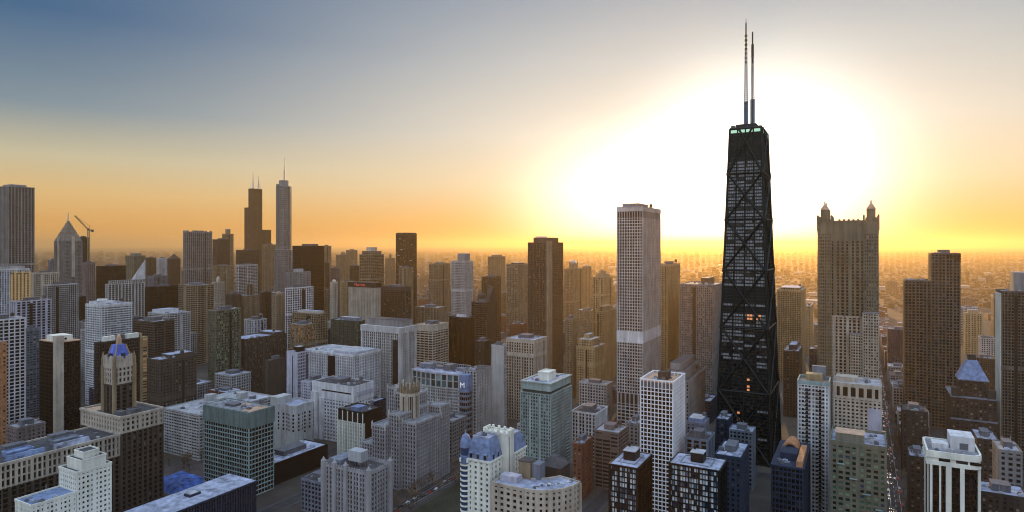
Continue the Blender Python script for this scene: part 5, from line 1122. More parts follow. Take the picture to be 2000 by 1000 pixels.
@reg
def b_furniture(e):
    a, b = dims(e); root = build_root(e); h = e['h']; z = lambda y: zp(e, y); X1, Y0 = a/2, -b/2
    za = z(848); p = rect(-a/2, a/2, -b/2, b/2+12); W = MB()
    facade(root, p, 0, za, st(3.8, 4.6, .42, .30, si=-.15, po=.5), None, G['dark'], W, 60); W.build('wall', M['brown'], root)
    W = MB(); facade(root, p, za, h, st(3.6, 3.8, .55, .4, si=.02, po=.3), None, G['dark'], W, 40); W.build('attic_wall', M['beige'], root)
    q = MB(); q.ring(offset(p, .8), offset(p, -.5), h, h+1.6); q.build('parapet', M['beige'], root)
    q = MB(); q.prism(offset(p, -.5), h, h+.3); q.build('roof', M['tar'], root)
    # the tower: its north-east corner stands back from the block's
    s = 16; tx1 = X1-18; tx0 = tx1-s; ty0 = Y0+5; ty1 = ty0+s; D = 14; zz = lambda y: H-(y-HZ)*(e['d']+D)/F
    pt = rect(tx0, tx1, ty0, ty1); W = MB(); zw = zz(752); z2 = zz(718); z3 = zz(708)
    facade(root, pt, h, zw, st(3.6, 5.0, .38, .22, si=-.25, po=.5), None, G['dark'], W); W.prism(offset(pt, .6), zw-1, zw)
    W.build('tower_wall', M['brown'], root); W = MB()
    facade(root, pt, zw, z2, st(4.2, 3.4, .45, .35, po=.3), None, G['black'], W); W.build('tower_arcade', M['beige'], root)
    q = MB(); q.prism(offset(pt, .5), z2-.1, z3)
    for i in range(4):
        p0, p1 = pt[i], pt[(i+1) % 4]; L = math.hypot(p1[0]-p0[0], p1[1]-p0[1]); dx, dy = (p1[0]-p0[0])/L, (p1[1]-p0[1])/L
        for j in range(9):
            t = (j+.5)*L/9; q.obox(p0[0]+dx*t, p0[1]+dy*t, dx, dy, 1.5, .3, .6, z3-.1, z3+2+3.2*abs(math.sin((j+.5)/9*2*math.pi)))
    q.build('gabled_cresting', M['beige'], root)
    cx, cy = (tx0+tx1)/2, (ty0+ty1)/2; zt = zz(676)
    q = MB(); q.prism(offset(pt, -1.2), z3, zt, rect(cx-3.4, cx+3.4, cy-3.4, cy+3.4)); q.build('pyramid_roof', M['blueroof'], root)
    q = MB()
    for (x, y), (u, v) in zip(offset(pt, -1.0), rect(cx-3.6, cx+3.6, cy-3.6, cy+3.6)): q.beam((x, y, z3), (u, v, zt), .4)
    q.build('roof_ridge', M['gold'], root)
    for sx, sy in ((0, -1), (1, 0)):
        q = MB(); x, y = cx+sx*6.6, cy+sy*6.6; q.box(x-1.1, x+1.1, y-1.1, y+1.1, zz(700), zz(692)); q.build('dormer', M['navy'], root)
    q = MB(); q.box(cx-1.5, cx+1.5, cy-1.5, cy+1.5, zt-.1, zz(664)); q.dome(cx, cy, 1.6, zz(664), 3.5, 8, 4); q.build('lantern', M['copper'], root)
    for x, y in pt:
        q = MB(); q.prism(ngon(x, y, 1.7, 1.7, 8), h, zz(716)); q.prism(ngon(x, y, 1.4, 1.4, 8), zz(716), zz(703)); q.cone(ngon(x, y, 1.4, 1.4, 8), zz(703), zz(688), (x, y)); q.build('pinnacle', M['tan'], root)
    q = MB(); q.box(tx1+1, tx1+8, Y0+4, Y0+10, h, h+3); q.build('penthouse', M['mech'], root); q = MB(); q.box(X1-8.5, X1-1, Y0+9, Y0+17, h, h+4); q.ring(rect(X1-8.7, X1-.8, Y0+8.8, Y0+17.2), rect(X1-8.2, X1-1.3, Y0+9.3, Y0+16.7), h+4, h+5); q.build('penthouse', M['mech'], root)
    q = MB(); q.box(-a/2+2, tx0-7, Y0+2, Y0+14, h+.3, h+.5); q.build('sunlit_roof_patch', M['copper'], root)  # tan slab paints a sunlit patch on the roof
    # long east wing, flush with the block's north side
    zw1 = z(850); wy0 = Y0-185; pw = rect(X1-42, X1-.6, wy0, Y0-.4); W = MB()
    facade(root, pw, 0, zw1-16, st(3.8, 4.6, .30, .25, si=-.2, po=.5), None, G['black'], W); W.build('wing_wall', M['brown'], root); W = MB()
    facade(root, pw, zw1-16, zw1, st(5, 3.2, .42, .22, si=-.1, po=.55), None, G['dark'], W); W.build('wing_attic_wall', M['beige'], root)
    q = MB(); q.ring(offset(pw, .8), offset(pw, -.6), zw1, zw1+1.5); q.build('wing_parapet', M['beige'], root)
    q = MB(); q.prism(offset(pw, -.6), zw1, zw1+.3); q.build('wing_roof', M['tar'], root)
    r = random.Random(8)
    for k in range(5):
        y = Y0-20-k*30; q = MB(); q.prism(rect(X1-9, X1-4.5, y-24, y), zw1+.3, zw1+3.8, rect(X1-7.5, X1-6, y-23.5, y-.5)); q.build('skylight', M[['snow', 'slate', 'lightroof'][k % 3]], root)
        q = MB(); q.box(X1-22, X1-13, y-20, y-4, zw1+.3, zw1+3.2); q.ring(rect(X1-22.2, X1-12.8, y-20.2, y-3.8), rect(X1-21.5, X1-13.5, y-19.5, y-4.5), zw1+3.1, zw1+4); q.build('plant_room', M[['bluegrey', 'slate', 'mech'][k % 3]], root)
        q = MB(); q.box(X1-34, X1-27, y-16, y-2, zw1+.3, zw1+5); q.build('plant_room', M['mech'], root)
    for k in range(46):
        x, y, s = X1-r.uniform(3, 39), Y0-r.uniform(5, 150), r.uniform(.6, 1.8); q = MB(); q.box(x-s, x+s, y-s, y+s, zw1+.25, zw1+.3+s*1.5); q.build('cooling_unit', M[r.choice(['metal', 'snow', 'slate', 'mech'])], root)
@reg
def b_stephotel(e):
    a, b = dims(e); z = lambda y: zp(e, y); root = build_root(e); PS = st(3.2, 2.6, .60, .52, si=.03, po=.08)
    x1, y0 = a/2, -b/2
    for (p, z1, nr, m) in ((rect(-a/2-2, x1, y0, y0+22), z(925), 60, 'cream'), (rect(-a/2, x1, y0-26, y0-.3), z(962), 40, 'cream')):
        W = MB(); facade(root, p, 0, z1, PS, None, G['ink'], W, nr); W.build('wall', M[m], root)
        roofscape(root, p, z1, int(z1), m, 'slate' if z1 < z(940) else 'tar', 0, ph=False, units=5, po=.3)
    for f, zz0, zz1 in (((-a/2+2, x1-1, y0+3, y0+19), z(925), z(905)), ((-a/2+5, x1-4, y0+6, y0+16), z(905), z(893))):
        q = MB(); q.prism(rect(*f), zz0, zz1); q.build('upper_storey', M['cream'], root); q = MB(); q.prism(offset(rect(*f), -.4), zz1, zz1+.3); q.build('roof', M['tar'], root); q = MB(); q.ring(offset(rect(*f), .2), offset(rect(*f), -.3), zz1, zz1+1); q.build('parapet', M['cream'], root)
@reg
def b_hancock(e):
    # tapering braced tower; corner of its top at (1487, 240)
    X, Y = (1487-1000)/F*642, 642; n1, w0 = CW*X-SW*Y, SW*X+CW*Y; n, w = n1-15.25, w0+24.4; Xc, Yc = grid2world(n, w)
    root = empty(e['name'], (Xc, Yc, 0), -YAW, e['label'], e['cat']); HT = zp(e, 247); BX, BY, TX, TY = 26.5, 41.5, 15.25, 24.4
    def hx(z): return BX+(TX-BX)*z/HT
    def hy(z): return BY+(TY-BY)*z/HT
    W = MB(); W.prism(rect(-BX+.9, BX-.9, -BY+.9, BY-.9), 0, HT-.2, rect(-TX+.9, TX-.9, -TY+.9, TY-.9)); W.build('core_wall', M['black'], root)
    NF = 100; fh = HT/NF; q = MB()
    dark = {round(zz/fh) for zz in range(int(zp(e, 590)), int(zp(e, 562)), 3)} | set(range(90, 97)) | set(range(0, 3)) | {44, 45}
    for k in range(NF+1):
        z = k*fh; a, b = hx(z), hy(z); q.prism(rect(-a, a, -b, b), z-.55, z+.75)
    q.build('floor_spandrel', M['black'], root)
    P = MB(); ncol = {0: 5, 1: 7}
    faces = [(0, 5), (1, 7), (2, 5), (3, 7)]
    def pt(f, t, z, out=0.0):   # t in -1..1 across face
        a, b = hx(z), hy(z)
        return {0: (a*t, -b-out, z), 1: (a+out, b*t, z), 2: (-a*t, b+out, z), 3: (-a-out, -b*t, z)}[f]
    for f, nc in faces:
        for j in range(nc): t = -1+2*j/(nc-1); P.beam(pt(f, t*.985, 0, .25), pt(f, t*.985, HT, .25), .95 if j in (0, nc-1) else .65)
    P.build('steel_column', M['black'], root)
    tiers = [0, 66, 130, 191, 245, 293]; tz = tiers+[HT-8]; D_ = MB()
    lv = [0, 70, 134, 192, 244, 291, HT+18]
    for f, nc in faces:
        for i in range(len(lv)-1):
            z0, z1 = lv[i], min(lv[i+1], HT-1); tt = 1 if i < 5 else 1-2*(1-(HT-1-lv[5])/(lv[6]-lv[5]))
            D_.beam(pt(f, -.985, z0, .8), pt(f, -.985+1.97*((z1-z0)/(lv[i+1]-z0)), z1, .8), 1.1); D_.beam(pt(f, .985, z0, .8), pt(f, .985-1.97*((z1-z0)/(lv[i+1]-z0)), z1, .8), 1.1)
            if i: D_.beam(pt(f, -.99, z0, .9), pt(f, .99, z0, .9), .9)
    D_.build('cross_brace', M['black'], root)
    # windows: rows of pale louvres over dark glass, bay by bay
    r = random.Random(2); gb, gk = MB(), MB(); lit = []
    for k in range(3, NF-4):
        if k in dark: continue
        z0, z1 = k*fh+.78, (k+1)*fh-.58
        fl = .93 if z0 > 200 else (.92 if z0 > 120 else (.5 if z0 > 98 else .04)); rowp = fl*(1 if r.random() < .96 else .5)
        for f, nc in faces:
            for j in range(nc-1):
                on = r.random() < rowp; per = 4
                if f == 0 and z0 < 165 and j >= 2 and z0 < 155: on = on and r.random() < .45
                if f in (1, 2, 3): on = r.random() < .30*rowp
                for i in range(per):
                    w_ = 2/(nc-1); t0, t1 = -1+w_*(j+(i+.13)/per+.0), -1+w_*(j+(i+.95)/per)
                    if i == 0: t0 += w_*.05
                    if i == per-1: t1 -= w_*.06
                    c = [pt(f, t0, z0, -.35), pt(f, t1, z0, -.35), pt(f, t1, z1, -.35), pt(f, t0, z1, -.35)]
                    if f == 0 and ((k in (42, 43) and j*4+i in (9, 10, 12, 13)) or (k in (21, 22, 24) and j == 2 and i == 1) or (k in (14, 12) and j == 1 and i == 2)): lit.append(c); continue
                    (gb if on and r.random() < .95 else gk).quad(*c)
    gb.build('louvred_glazing', G['hancock'], root, 'stuff'); gk.build('dark_glazing', G['black'], root, 'stuff')
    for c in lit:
        q = MB(); q.quad(*c); o = q.build('warm_reflection_pane', LIT, root)  # glow stands in for orange reflections on these panes
    q = MB(); a, b = hx(HT), hy(HT); q.prism(rect(-a-.2, a+.2, -b-.2, b+.2), HT, HT+1.2); q.build('roof', M['tar'], root)
    q = MB(); zl = zp(e, 256)
    for f, nc in faces:
        for j in range(nc-1):
            if r.random() < .12: continue
            t0, t1 = -1+2*(j+.1)/(nc-1), -1+2*(j+.92)/(nc-1); q.quad(pt(f, t0, zl, .3), pt(f, t1, zl, .3), pt(f, t1, HT-1.6, .3), pt(f, t0, HT-1.6, .3))
    q.build('crown_light_band', LITG, root)
    q = MB(); q.box(-11, 9, -15, 12, HT+1.2, zp(e, 236)); q.build('penthouse', M['dark'], root)
    for x, y, w_ in ((-13, -18, 2), (12, -8, 1.5), (12, 4, 2), (12.5, 15, 1.5)): 
        q = MB(); q.box(x-w_, x+w_, y-w_, y+w_, HT+1, HT+4); q.build('roof_box', M['olive'], root)
    zt = zp(e, 236)
    # two masts, one behind the other along the long side
    bx = -1.5
    for y, r0, zs, ztop, tipm in ((-11, 2.3, zp(e, 190), zp(e, 22), 0), (9, 2.6, zp(e, 196, 40), zp(e, 65, 40), 1)):
        x = bx if y < 0 else bx+3.6
        q = MB()
        for ux, uy in ((-1, 0), (1, 0), (0, 1.5)): q.beam((x+ux*1.3, y+uy, zt-3), (x+ux*1.3, y+uy, zs), 1.05, 8)
        q.build('mast_base', M['bluegrey'], root)
        zl1 = zs+(ztop-zs)*.62; q = MB()
        R = 1.5; nst = 26
        for ux, uy in ((-1, -1), (1, -1), (1, 1), (-1, 1)): q.beam((x+ux*R, y+uy*R, zs), (x+ux*R*.6, y+uy*R*.6, zl1), .32)
        for k in range(nst):
            za, zb = zs+(zl1-zs)*k/nst, zs+(zl1-zs)*(k+1)/nst; rr = R*(1-.4*k/nst)
            q.beam((x-rr, y-rr, za), (x+rr, y-rr, zb), .2); q.beam((x+rr, y-rr, za), (x+rr, y+rr, zb), .2); q.beam((x-rr, y-rr, za), (x+rr, y-rr, za), .22); q.beam((x-rr, y-rr, zb), (x-rr, y+rr, za), .2)
        q.build('mast_lattice', M['steel'], root)
        q = MB(); q.beam((x, y, zs), (x, y, zl1), .45, 6); q.build('mast_cable', M['redpaint'], root)
        q = MB()
        if tipm: q.beam((x, y, zl1-6), (x, y, zl1+14), 1.35, 8); q.beam((x, y, zl1+14), (x, y, ztop), .75, 6)
        else:
            q.beam((x, y, zl1), (x, y, zl1+28), .7, 6); q.beam((x, y, zl1+28), (x, y, ztop), .45, 6, .18)
            for k in range(7): zz = zl1-14+k*4.6; q.prism(ngon(x, y, 1.35, 1.35, 8), zz, zz+2.0)
        q.build('mast_tip', M['black'], root)
G['hancock'] = glass('louvred_window_glass', [(0, (.15, .15, .155)), (.2, (.21, .215, .22)), (.6, (.26, .265, .27)), (.95, (.05, .05, .05))], tilt=.02, rough=.25)
for e in T:
    fn = e['o'].get('fn')
    (BF[fn] if fn else generic)(e)
# ------------------------------------------------------------------ setting: ground, streets, low city
def struct(q, name, m, kind='structure'): o = q.build(name, m); o['kind'] = kind; return o
gm = bpy.data.materials.new('city_ground'); gm.use_nodes = True
def ground_mat(m):
    nt = m.node_tree; N = nt.nodes; L = nt.links; b = N['Principled BSDF']; b.inputs['Roughness'].default_value = .9
    g = N.new('ShaderNodeNewGeometry'); mp = N.new('ShaderNodeMapping'); mp.inputs['Rotation'].default_value = (0, 0, YAW); L.new(g.outputs['Position'], mp.inputs[0])
    v = N.new('ShaderNodeTexVoronoi'); v.inputs['Scale'].default_value = 0.012; v.distance = 'CHEBYCHEV'; L.new(mp.outputs[0], v.inputs['Vector'])
    v2 = N.new('ShaderNodeTexVoronoi'); v2.inputs['Scale'].default_value = 0.045; v2.distance = 'CHEBYCHEV'; L.new(mp.outputs[0], v2.inputs['Vector'])
    n = N.new('ShaderNodeTexNoise'); n.inputs['Scale'].default_value = .0015; n.inputs['Detail'].default_value = 8; L.new(g.outputs['Position'], n.inputs['Vector'])
    mx = N.new('ShaderNodeMixRGB'); mx.inputs[0].default_value = .5; L.new(v.outputs['Color'], mx.inputs[1]); L.new(v2.outputs['Color'], mx.inputs[2])
    bw = N.new('ShaderNodeRGBToBW'); L.new(mx.outputs[0], bw.inputs[0]); ml = N.new('ShaderNodeMath'); ml.operation = 'MULTIPLY'; L.new(bw.outputs[0], ml.inputs[0]); L.new(n.outputs['Fac'], ml.inputs[1])
    r = N.new('ShaderNodeValToRGB'); cr = r.color_ramp; cr.elements[0].position = .1; cr.elements[0].color = (.018, .016, .015, 1); cr.elements[1].position = .42; cr.elements[1].color = (.065, .055, .042, 1)
    L.new(ml.outputs[0], r.inputs[0]); L.new(r.outputs[0], b.inputs['Base Color'])
ground_mat(gm)
q = MB(); E = 42000; q.v = [(-E, -3000, 0), (E, -3000, 0), (E, 60000, 0), (-E, 60000, 0)]; q.f = [(0, 1, 2, 3)]; struct(q, 'ground', gm)
asph = mat('asphalt', (.03, .03, .032), var=.35, streak=False, fine=.3); pave = mat('pavement_concrete', (.05, .05, .055), var=.25, streak=False, fine=.5); grassm = mat('winter_grass', (.02, .024, .012), var=.4, streak=False); paintm = mat('road_paint', (.6, .6, .55), var=.1)
def gq(q, n0, n1, w0, w1, z0, z1=None):
    pts = [grid2world(n0, w0), grid2world(n1, w0), grid2world(n1, w1), grid2world(n0, w1)]
    if z1 is None: b = len(q.v); q.v += [(x, y, z0) for x, y in pts]; q.f.append((b, b+1, b+2, b+3))
    else: q.prism(pts, z0, z1)
STN = [25, -96, -195, -334, -425, -490, -590, -700, -800, 130, 235, 340]        # streets running east-west
STW = [330, 640, 760, 880, 1010, 1130, 1250, 1370, 1490, 1610, 1730]             # streets running north-south
q = MB()
for n in STN: gq(q, n-5.6, n+5.6, 395 if n == -334 else 60, 3000, .004)
for w in STW: gq(q, -2600, 900, w-8, w+8, .008)
struct(q, 'road', asph)
q = MB()
for n in STN:
    for s in (-1, 1): gq(q, *sorted((n+s*5.6, n+s*8.5)), 395 if n == -334 else 100, 1800, 0, .14)
struct(q, 'pavement', pave)
q = MB()
for n in (25, -334):
    for k in range(100): gq(q, n-.15, n+.15, 400+k*12, 405+k*12, .012)
    for s in (-1, 1): gq(q, n+s*3.6-.1, n+s*3.6+.1, 400, 1600, .012)
struct(q, 'road_markings', paintm)
q = MB(); gq(q, -322, -258, 392, 560, .012); struct(q, 'park_lawn', grassm)
q = MB(); gq(q, -600, -524, 340, 425, .012); struct(q, 'courtyard_ground', mat('bare_earth', (.07, .055, .05), var=.4, streak=False))

FOOT = [(e['n'][0]-3, e['n'][1]+3, e['w'][0]-3, e['w'][1]+3) for e in T]
FOOT += [(-575, -505, 90, 330), (-345, -255, 390, 560), (14, 36, 60, 4500), (-605, -520, 335, 435), (-645, -610, 405, 445)]
def free(n0, n1, w0, w1): return not any(n0 < f[1] and f[0] < n1 and w0 < f[3] and f[2] < w1 for f in FOOT)
def proj(n, w, z): X, Y = grid2world(n, w); return (1000+F*X/Y, HZ+F*(H-z)/Y, Y) if Y > 20 else (0, 9999, Y)
# low and mid rise blocks standing in the street grid between the towers
FILL = [('brick', 'dark', 'punch', 'low red brick building wedged in the streets between the taller towers', 'low red brick buildings between the towers'),
        ('grey', 'dark', 'grid', 'low plain grey concrete building down in the streets between the taller towers', 'low grey buildings between the towers'),
        ('tan', 'mixed', 'punch', 'low tan stone building down in the streets between the taller towers', 'low tan buildings between the towers'),
        ('navy', 'black', 'punch', 'low blackish stone building in the shadowed streets between the taller towers', 'low blackish buildings between the towers'),
        ('pale', 'dark', 'grid', 'low pale concrete building down in the streets between the taller towers', 'low pale buildings between the towers')]
r = random.Random(11); cnt = 0
ROWS = []
for side, n_ in ((1, 36), (-1, 14)):
    w_ = 700
    while w_ < 2300: l_ = r.uniform(18, 34); dp = r.uniform(16, 30); ROWS.append((n_+side*dp/2, w_+l_/2, dp, l_)); w_ += l_+r.uniform(1, 6)
for i in range(60000):
    if cnt >= 290: break
    n, w = r.uniform(-1300, 240), 330+1500*r.random()**1.5; a, b = r.uniform(16, 38), r.uniform(16, 38)
    row = i < len(ROWS)
    if row: n, w, a, b = ROWS[i]
    px, py, Y = proj(n, w, 0)
    if not (-30 < px < 2030 and Y > 380): continue
    n0, n1, w0, w1 = n-a/2, n+a/2, w-b/2, w+b/2
    if row and not free(n0, n1, w0, w1): continue
    if not row and any(n0 < s+9.5 and n1 > s-9.5 for s in STN) or any(w0 < s+9 and w1 > s-9 for s in STW) or not free(n0, n1, w0, w1): continue
    hmax = 26 if Y < 620 else (48 if Y < 1000 else 85)
    if proj(n0, w0, hmax)[1] < 545: hmax = max(20, H-70*Y/F)
    hmax = min(hmax, 34 if row else 85)
    h = r.uniform(9, hmax); FOOT.append((n0-2, n1+2, w0-2, w1+2)); cnt += 1
    wmk, gk, sk, lab, grp = FILL[r.randrange(5)] if px < 1250 or px > 1620 else FILL[r.choice((1, 3, 3, 2))]
    X, Yw = grid2world(n, w); root = empty('low_rise_building', (X, Yw, 0), -YAW, lab, 'building', grp); p = rect(-a/2, a/2, -b/2, b/2)
    W = MB(); facade(root, p, 0, h, sk, None, G[gk], W); W.build('wall', M[wmk], root)
    roofscape(root, p, h, i, wmk, r.choice(['snow', 'gravel', 'tar', 'lightroof']), 1 if Y < 1100 else 2, units=4, phh=r.uniform(2.5, 4.5))
# the far low city: the nearer 220 one by one, the rest as one mass
lowm = [mat('distant_wall_a', (.16, .13, .10)), mat('distant_wall_b', (.12, .09, .06)), mat('distant_wall_c', (.22, .18, .13))]
rfm = [mat('distant_roof_a', (.10, .10, .10), streak=False), mat('distant_roof_b', (.12, .12, .12), streak=False)]
cnt = 0; spots = []
for i in range(20000):
    if cnt >= 230: break
    Y = 1300*math.exp(r.uniform(0, 1.1)); px = r.uniform(-20, 2020); X = (px-1000)/F*Y
    n, w = CW*X-SW*Y, SW*X+CW*Y; n = round(n/55)*55+r.uniform(-9, 9); w = round(w/60)*60+r.uniform(-10, 10); a, b = r.uniform(15, 46), r.uniform(15, 48)
    f = (n-a/2, n+a/2, w-b/2, w+b/2)
    if not free(*f): continue
    FOOT.append((f[0]-2, f[1]+2, f[2]-2, f[3]+2)); cnt += 1
    h = r.uniform(6, 18) if r.random() < .72 else r.uniform(18, 60)
    if px < 1000 and r.random() < .35 and Y < 2600: h = r.uniform(50, 120)
    X, Yw = grid2world(n, w); root = empty('distant_building', (X, Yw, 0), -YAW, 'small hazy low building in the flat city beyond the towers', 'building', 'hazy low buildings beyond the towers')
    W = MB(); p = rect(-a/2, a/2, -b/2, b/2)
    if h > 18: facade(root, p, 0, h, st(4.5, 6, .45, .45, po=.1), None, G['brown'], W)
    else: W.prism(p, 0, h)
    W.build('wall', lowm[r.randrange(3)], root)
    D = MB(); D.prism(offset(p, -.5), h, h+.4); D.build('roof', rfm[r.random() < .3], root)
    D = MB(); D.box(-a*.2, a*.1, -b*.1, b*.2, h+.4, h+4); D.build('penthouse', lowm[0], root)
q = MB()
for i in range(20000):
    Y = 2200*math.exp(r.uniform(0, 2.1)); px = r.uniform(-30, 2030); X = (px-1000)/F*Y
    n, w = CW*X-SW*Y, SW*X+CW*Y; k = 42*max(1, Y/5000); n = round(n/k)*k+r.uniform(-.2, .2)*k; w = round(w/k)*k+r.uniform(-.2, .2)*k; a, b = r.uniform(.2, .75)*k, r.uniform(.2, .8)*k
    if Y < 4000 and not free(n-a/2, n+a/2, w-b/2, w+b/2): continue
    h = r.uniform(4, 10) if r.random() < .96 else r.uniform(15, 45)
    if px > 1650 : h = min(h, 16)
    gq(q, n-a/2, n+a/2, w-b/2, w+b/2, 0, h)
o = struct(q, 'distant_city_sprawl', mat('distant_brick_and_tar', (.06, .05, .04), streak=False), 'stuff')
q = MB()
for i in range(90):
    Y = 2200*math.exp(r.uniform(0, 2.0)); px = r.uniform(1050, 2030); X = (px-1000)/F*Y
    n, w = CW*X-SW*Y, SW*X+CW*Y; a, b = r.uniform(15, 70), r.uniform(20, 90); h = r.uniform(15, 17); gq(q, n-a/2, n+a/2, w-b/2, w+b/2, 0, h)
struct(q, 'distant_warehouse_roofs', mat('glossy_pale_roof', (.25, .25, .25), rough=.3, spec=.8, streak=False), 'stuff')

# ------------------------------------------------------------------ small things
# tower crane beside the pointed tower
def crane():
    d = 1560; X = (173-1000)/F*d; zt = H-(449-HZ)*d/F
    root = empty('tower_crane', (X, d, 0), math.radians(60), 'tower crane with a raised jib beside the pointed diamond-top tower', 'crane')
    def latt(p, q_, r_, n, name):
        p, q_ = Vector(p), Vector(q_); b = MB(); z = (q_-p).normalized(); u = z.orthogonal().normalized(); v = z.cross(u)
        cs = [u*r_+v*r_, u*-r_+v*r_, u*-r_+v*-r_, u*r_+v*-r_]
        for c in cs: b.beam(p+c, q_+c, r_*.28)
        for k in range(n):
            a0, a1 = p.lerp(q_, k/n), p.lerp(q_, (k+1)/n)
            for i in range(4): b.beam(a0+cs[i], a1+cs[(i+1) % 4], r_*.2)
        return b.build(name, M['gold'], root)
    latt((0, 0, 0), (0, 0, zt), 1.9, 60, 'mast'); L = 42
    latt((0, 0, zt), (-31, 0, zt+34), 1.2, 14, 'jib'); latt((0, 0, zt), (9, 0, zt-1), 1.2, 4, 'counter_jib')
    b = MB(); b.box(6, 11, -2, 2, zt-5, zt+1); b.build('counterweight', M['mech'], root); b = MB(); b.box(-2, 2, -2.4, 2.4, zt-1, zt+3); b.build('cab', M['mech'], root)
    b = MB(); b.beam((3, 0, zt+10), (-31, 0, zt+34), .3); b.beam((0, 0, zt+2), (3, 0, zt+10), .6); b.build('stay', M['mech'], root)
crane()
# blue sheeting in the courtyard and the tilted white roof near it
def tarp():
    b = MB(); nx, ny = 22, 16; rr = random.Random(4); n0, n1, w0, w1 = -566, -524, 342, 378
    for j in range(ny+1):
        for i in range(nx+1):
            u, v = i/nx, j/ny; e_ = min(u, 1-u, v, 1-v); x, y = grid2world(n0+(n1-n0)*u, w0+(w1-w0)*v); b.v.append((x, y, .1+min(1, e_*6)*6.0+(rr.uniform(-.45, .45) if e_ > 0 else 0)))
    for j in range(ny):
        for i in range(nx): k = j*(nx+1)+i; b.f.append((k, k+1, k+nx+2, k+nx+1))
    o = b.build('blue_tarpaulin', mat('bright_blue_sheeting', (.04, .10, .33), rough=.6, streak=False, var=.6, fine=.25)); o['label'] = 'bright blue sheeting heaped over the ground behind the low frosted flat roof'; o['category'] = 'tarpaulin'
tarp()
X, Y = grid2world(-628, 425); root = empty('church_hall', (X, Y, 0), -YAW, 'dark low hall with a tilted white roof panel beside the mast-lined hospital', 'hall')
b = MB(); b.box(-11, 11, -12, 12, 0, 15); b.build('wall', M['navy'], root); b = MB(); b.prism(rect(-12, 12, -13, 13), 15, 21, rect(-11, 11, -1, 1)); b.build('hipped_roof', M['tar'], root)
b = MB(); b.v = [(-8, -13.3, 15.5), (8, -13.3, 15.5), (8, -2, 21.6), (-8, -2, 21.6), (-8, -13.3, 14.9), (8, -13.3, 14.9), (8, -2, 21), (-8, -2, 21)]; b.f = [(0, 1, 2, 3), (7, 6, 5, 4), (0, 4, 5, 1), (1, 5, 6, 2), (2, 6, 7, 3), (3, 7, 4, 0)]; b.build('white_roof_panel', M['white'], root)
# cars on the straight street on the right and by the lawn
def car_mesh(m):
    b = MB(); b.prism(rect(-.9, .9, -2.2, 2.2), .35, .95, rect(-.86, .86, -2.12, 2.12)); b.prism(rect(-.8, .8, -1.3, 1.5), .94, 1.5, rect(-.65, .65, -.8, 1.1))
    for sx in (-.82, .82):
        for sy in (-1.35, 1.35): b.beam((sx-.1, sy, .34), (sx+.1, sy, .34), .34, 8)
    me = bpy.data.meshes.new('car_body'); me.from_pydata(b.v, [], b.f); me.materials.append(m); return me
CARM = [car_mesh(mat('car_paint_'+k, c, rough=.35, spec=.6, var=.02)) for k, c in (('white', (.6, .6, .6)), ('black', (.02, .02, .022)), ('silver', (.3, .31, .33)), ('red', (.3, .03, .02)))]
def lamp_mesh(m, n): b = MB(); b.box(-.2, .2, -.08, .08, -.12, .12); me = bpy.data.meshes.new(n); me.from_pydata(b.v, [], b.f); me.materials.append(m); return me
HL, TL = lamp_mesh(HEAD, 'headlight'), lamp_mesh(TAIL, 'taillight')
def car(n, w, east, lab, grp, lights=True):
    X, Y = grid2world(n, w); root = empty('car', (X, Y, .02), -YAW+(0 if east else math.pi), lab, 'car', grp)
    o = bpy.data.objects.new('body', CARM[r.randrange(4)]); S.collection.objects.link(o); o.parent = root
    if lights:
        for sx in (-.6, .6):
            for me, y, nm in ((HL, -2.22, 'headlight'), (TL, 2.22, 'taillight')):
                l = bpy.data.objects.new(nm, me); S.collection.objects.link(l); l.parent = root; l.location = (sx, y, .68)
w = 540
while w < 1500:
    for lane, east in ((-1.8, True), (1.8, False), (-4.4, True), (4.4, False)):
        if r.random() < .55: car(25+lane, w+r.uniform(-3, 3), east, 'small car with its lights on in the straight street at the right', 'cars driving along the straight street', True)
    w += r.uniform(9, 16)
for w in range(400, 640, 9):
    if r.random() < .8: car(-334+r.choice((-1.8, 1.8)), w, r.random() < .5, 'small car on the road beside the stepped gothic tower', 'cars by the gothic tower', False)
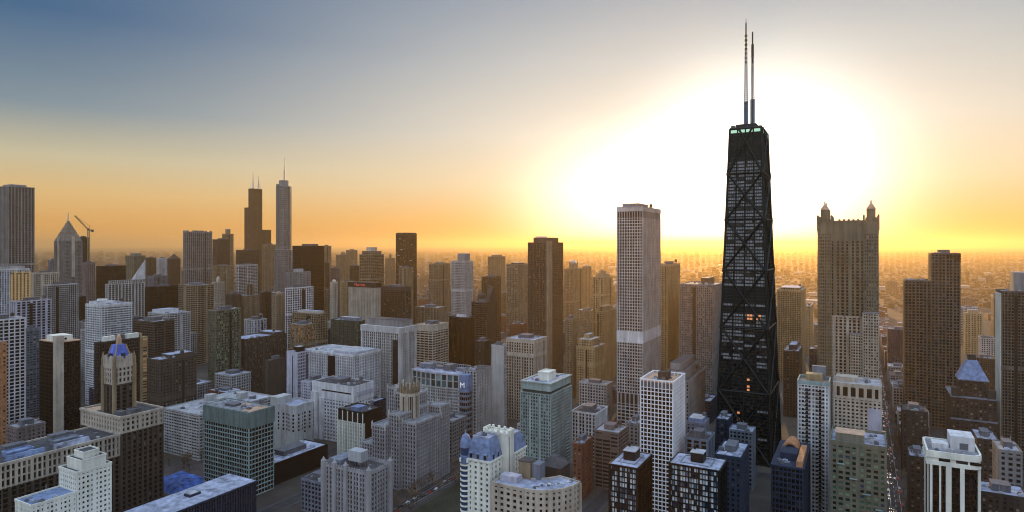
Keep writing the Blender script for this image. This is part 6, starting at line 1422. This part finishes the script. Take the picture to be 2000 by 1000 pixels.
# bare street trees
barkm = mat('bare_bark', (.09, .065, .045)); twigm = mat('bare_brown_twigs', (.12, .08, .05), var=.4)
def tree_mesh(seed, hh):
    rr = random.Random(seed); t = MB(); t.beam((0, 0, 0), (0, 0, hh*.45), .32, 6, .22)
    c = MB()
    for i in range(9):
        a = rr.uniform(0, 6.28); e1 = Vector((math.cos(a)*hh*.25, math.sin(a)*hh*.25, hh*rr.uniform(.6, .85))); t.beam((0, 0, hh*rr.uniform(.3, .45)), e1, .14, 4, .05)
        for k in range(14):
            a2 = rr.uniform(0, 6.28); p = e1+Vector((rr.uniform(-1, 1), rr.uniform(-1, 1), rr.uniform(-1, 1)))*hh*.1; q_ = p+Vector((math.cos(a2), math.sin(a2), rr.uniform(-.2, 1)))*hh*.13; c.beam(p, q_, .07, 3, .03)
            s = rr.uniform(.25, .5); c.quad(tuple(q_), tuple(q_+Vector((s, .1, .2))), tuple(q_+Vector((s*.8, s, .3))), tuple(q_+Vector((0, s, 0))))
    out = []
    for b, m, nm in ((t, barkm, 'trunk'), (c, twigm, 'crown')):
        me = bpy.data.meshes.new(nm); me.from_pydata(b.v, [], b.f); me.materials.append(m); out.append(me)
    return out
TM = [tree_mesh(i, 11+i*1.3) for i in range(4)]
def tree(n, w, lab, grp):
    X, Y = grid2world(n, w); root = empty('bare_tree', (X, Y, 0), r.uniform(0, 6), lab, 'tree', grp)
    for me in TM[r.randrange(4)]: o = bpy.data.objects.new(me.name.split('.')[0], me); S.collection.objects.link(o); o.parent = root
for k in range(30): tree(-334+r.choice((-7.5, 8, 14))+r.uniform(-1, 1), 398+k*6, 'bare brown tree along the road beside the dark green lawn', 'bare trees along the lawn road')
for k in range(22): tree(r.uniform(-600, -524), r.uniform(382, 425), 'bare brown tree in the courtyard behind the blue sheeting', 'bare trees behind the blue sheeting')
for k in range(60): tree(25+r.choice((-7, 7)), 560+k*15, 'bare brown tree lining the straight street with the driving cars', 'bare trees lining the straight street')
# ------------------------------------------------------------------ haze
HAZE = 0.5e-4
hz = bpy.data.materials.new('haze_air'); hz.use_nodes = True; nt = hz.node_tree; nt.nodes.clear(); oo = nt.nodes.new('ShaderNodeOutputMaterial'); pv = nt.nodes.new('ShaderNodeVolumePrincipled')
pv.inputs['Color'].default_value = (1.0, .74, .38, 1); pv.inputs['Density'].default_value = HAZE; pv.inputs['Anisotropy'].default_value = .66; nt.links.new(pv.outputs[0], oo.inputs['Volume'])
q = MB(); q.box(-43000, 43000, -3500, 61000, -1, 500); o = q.build('haze', hz); o['kind'] = 'stuff'
n = sum(1 for o in S.objects); print('OBJECTS', n)
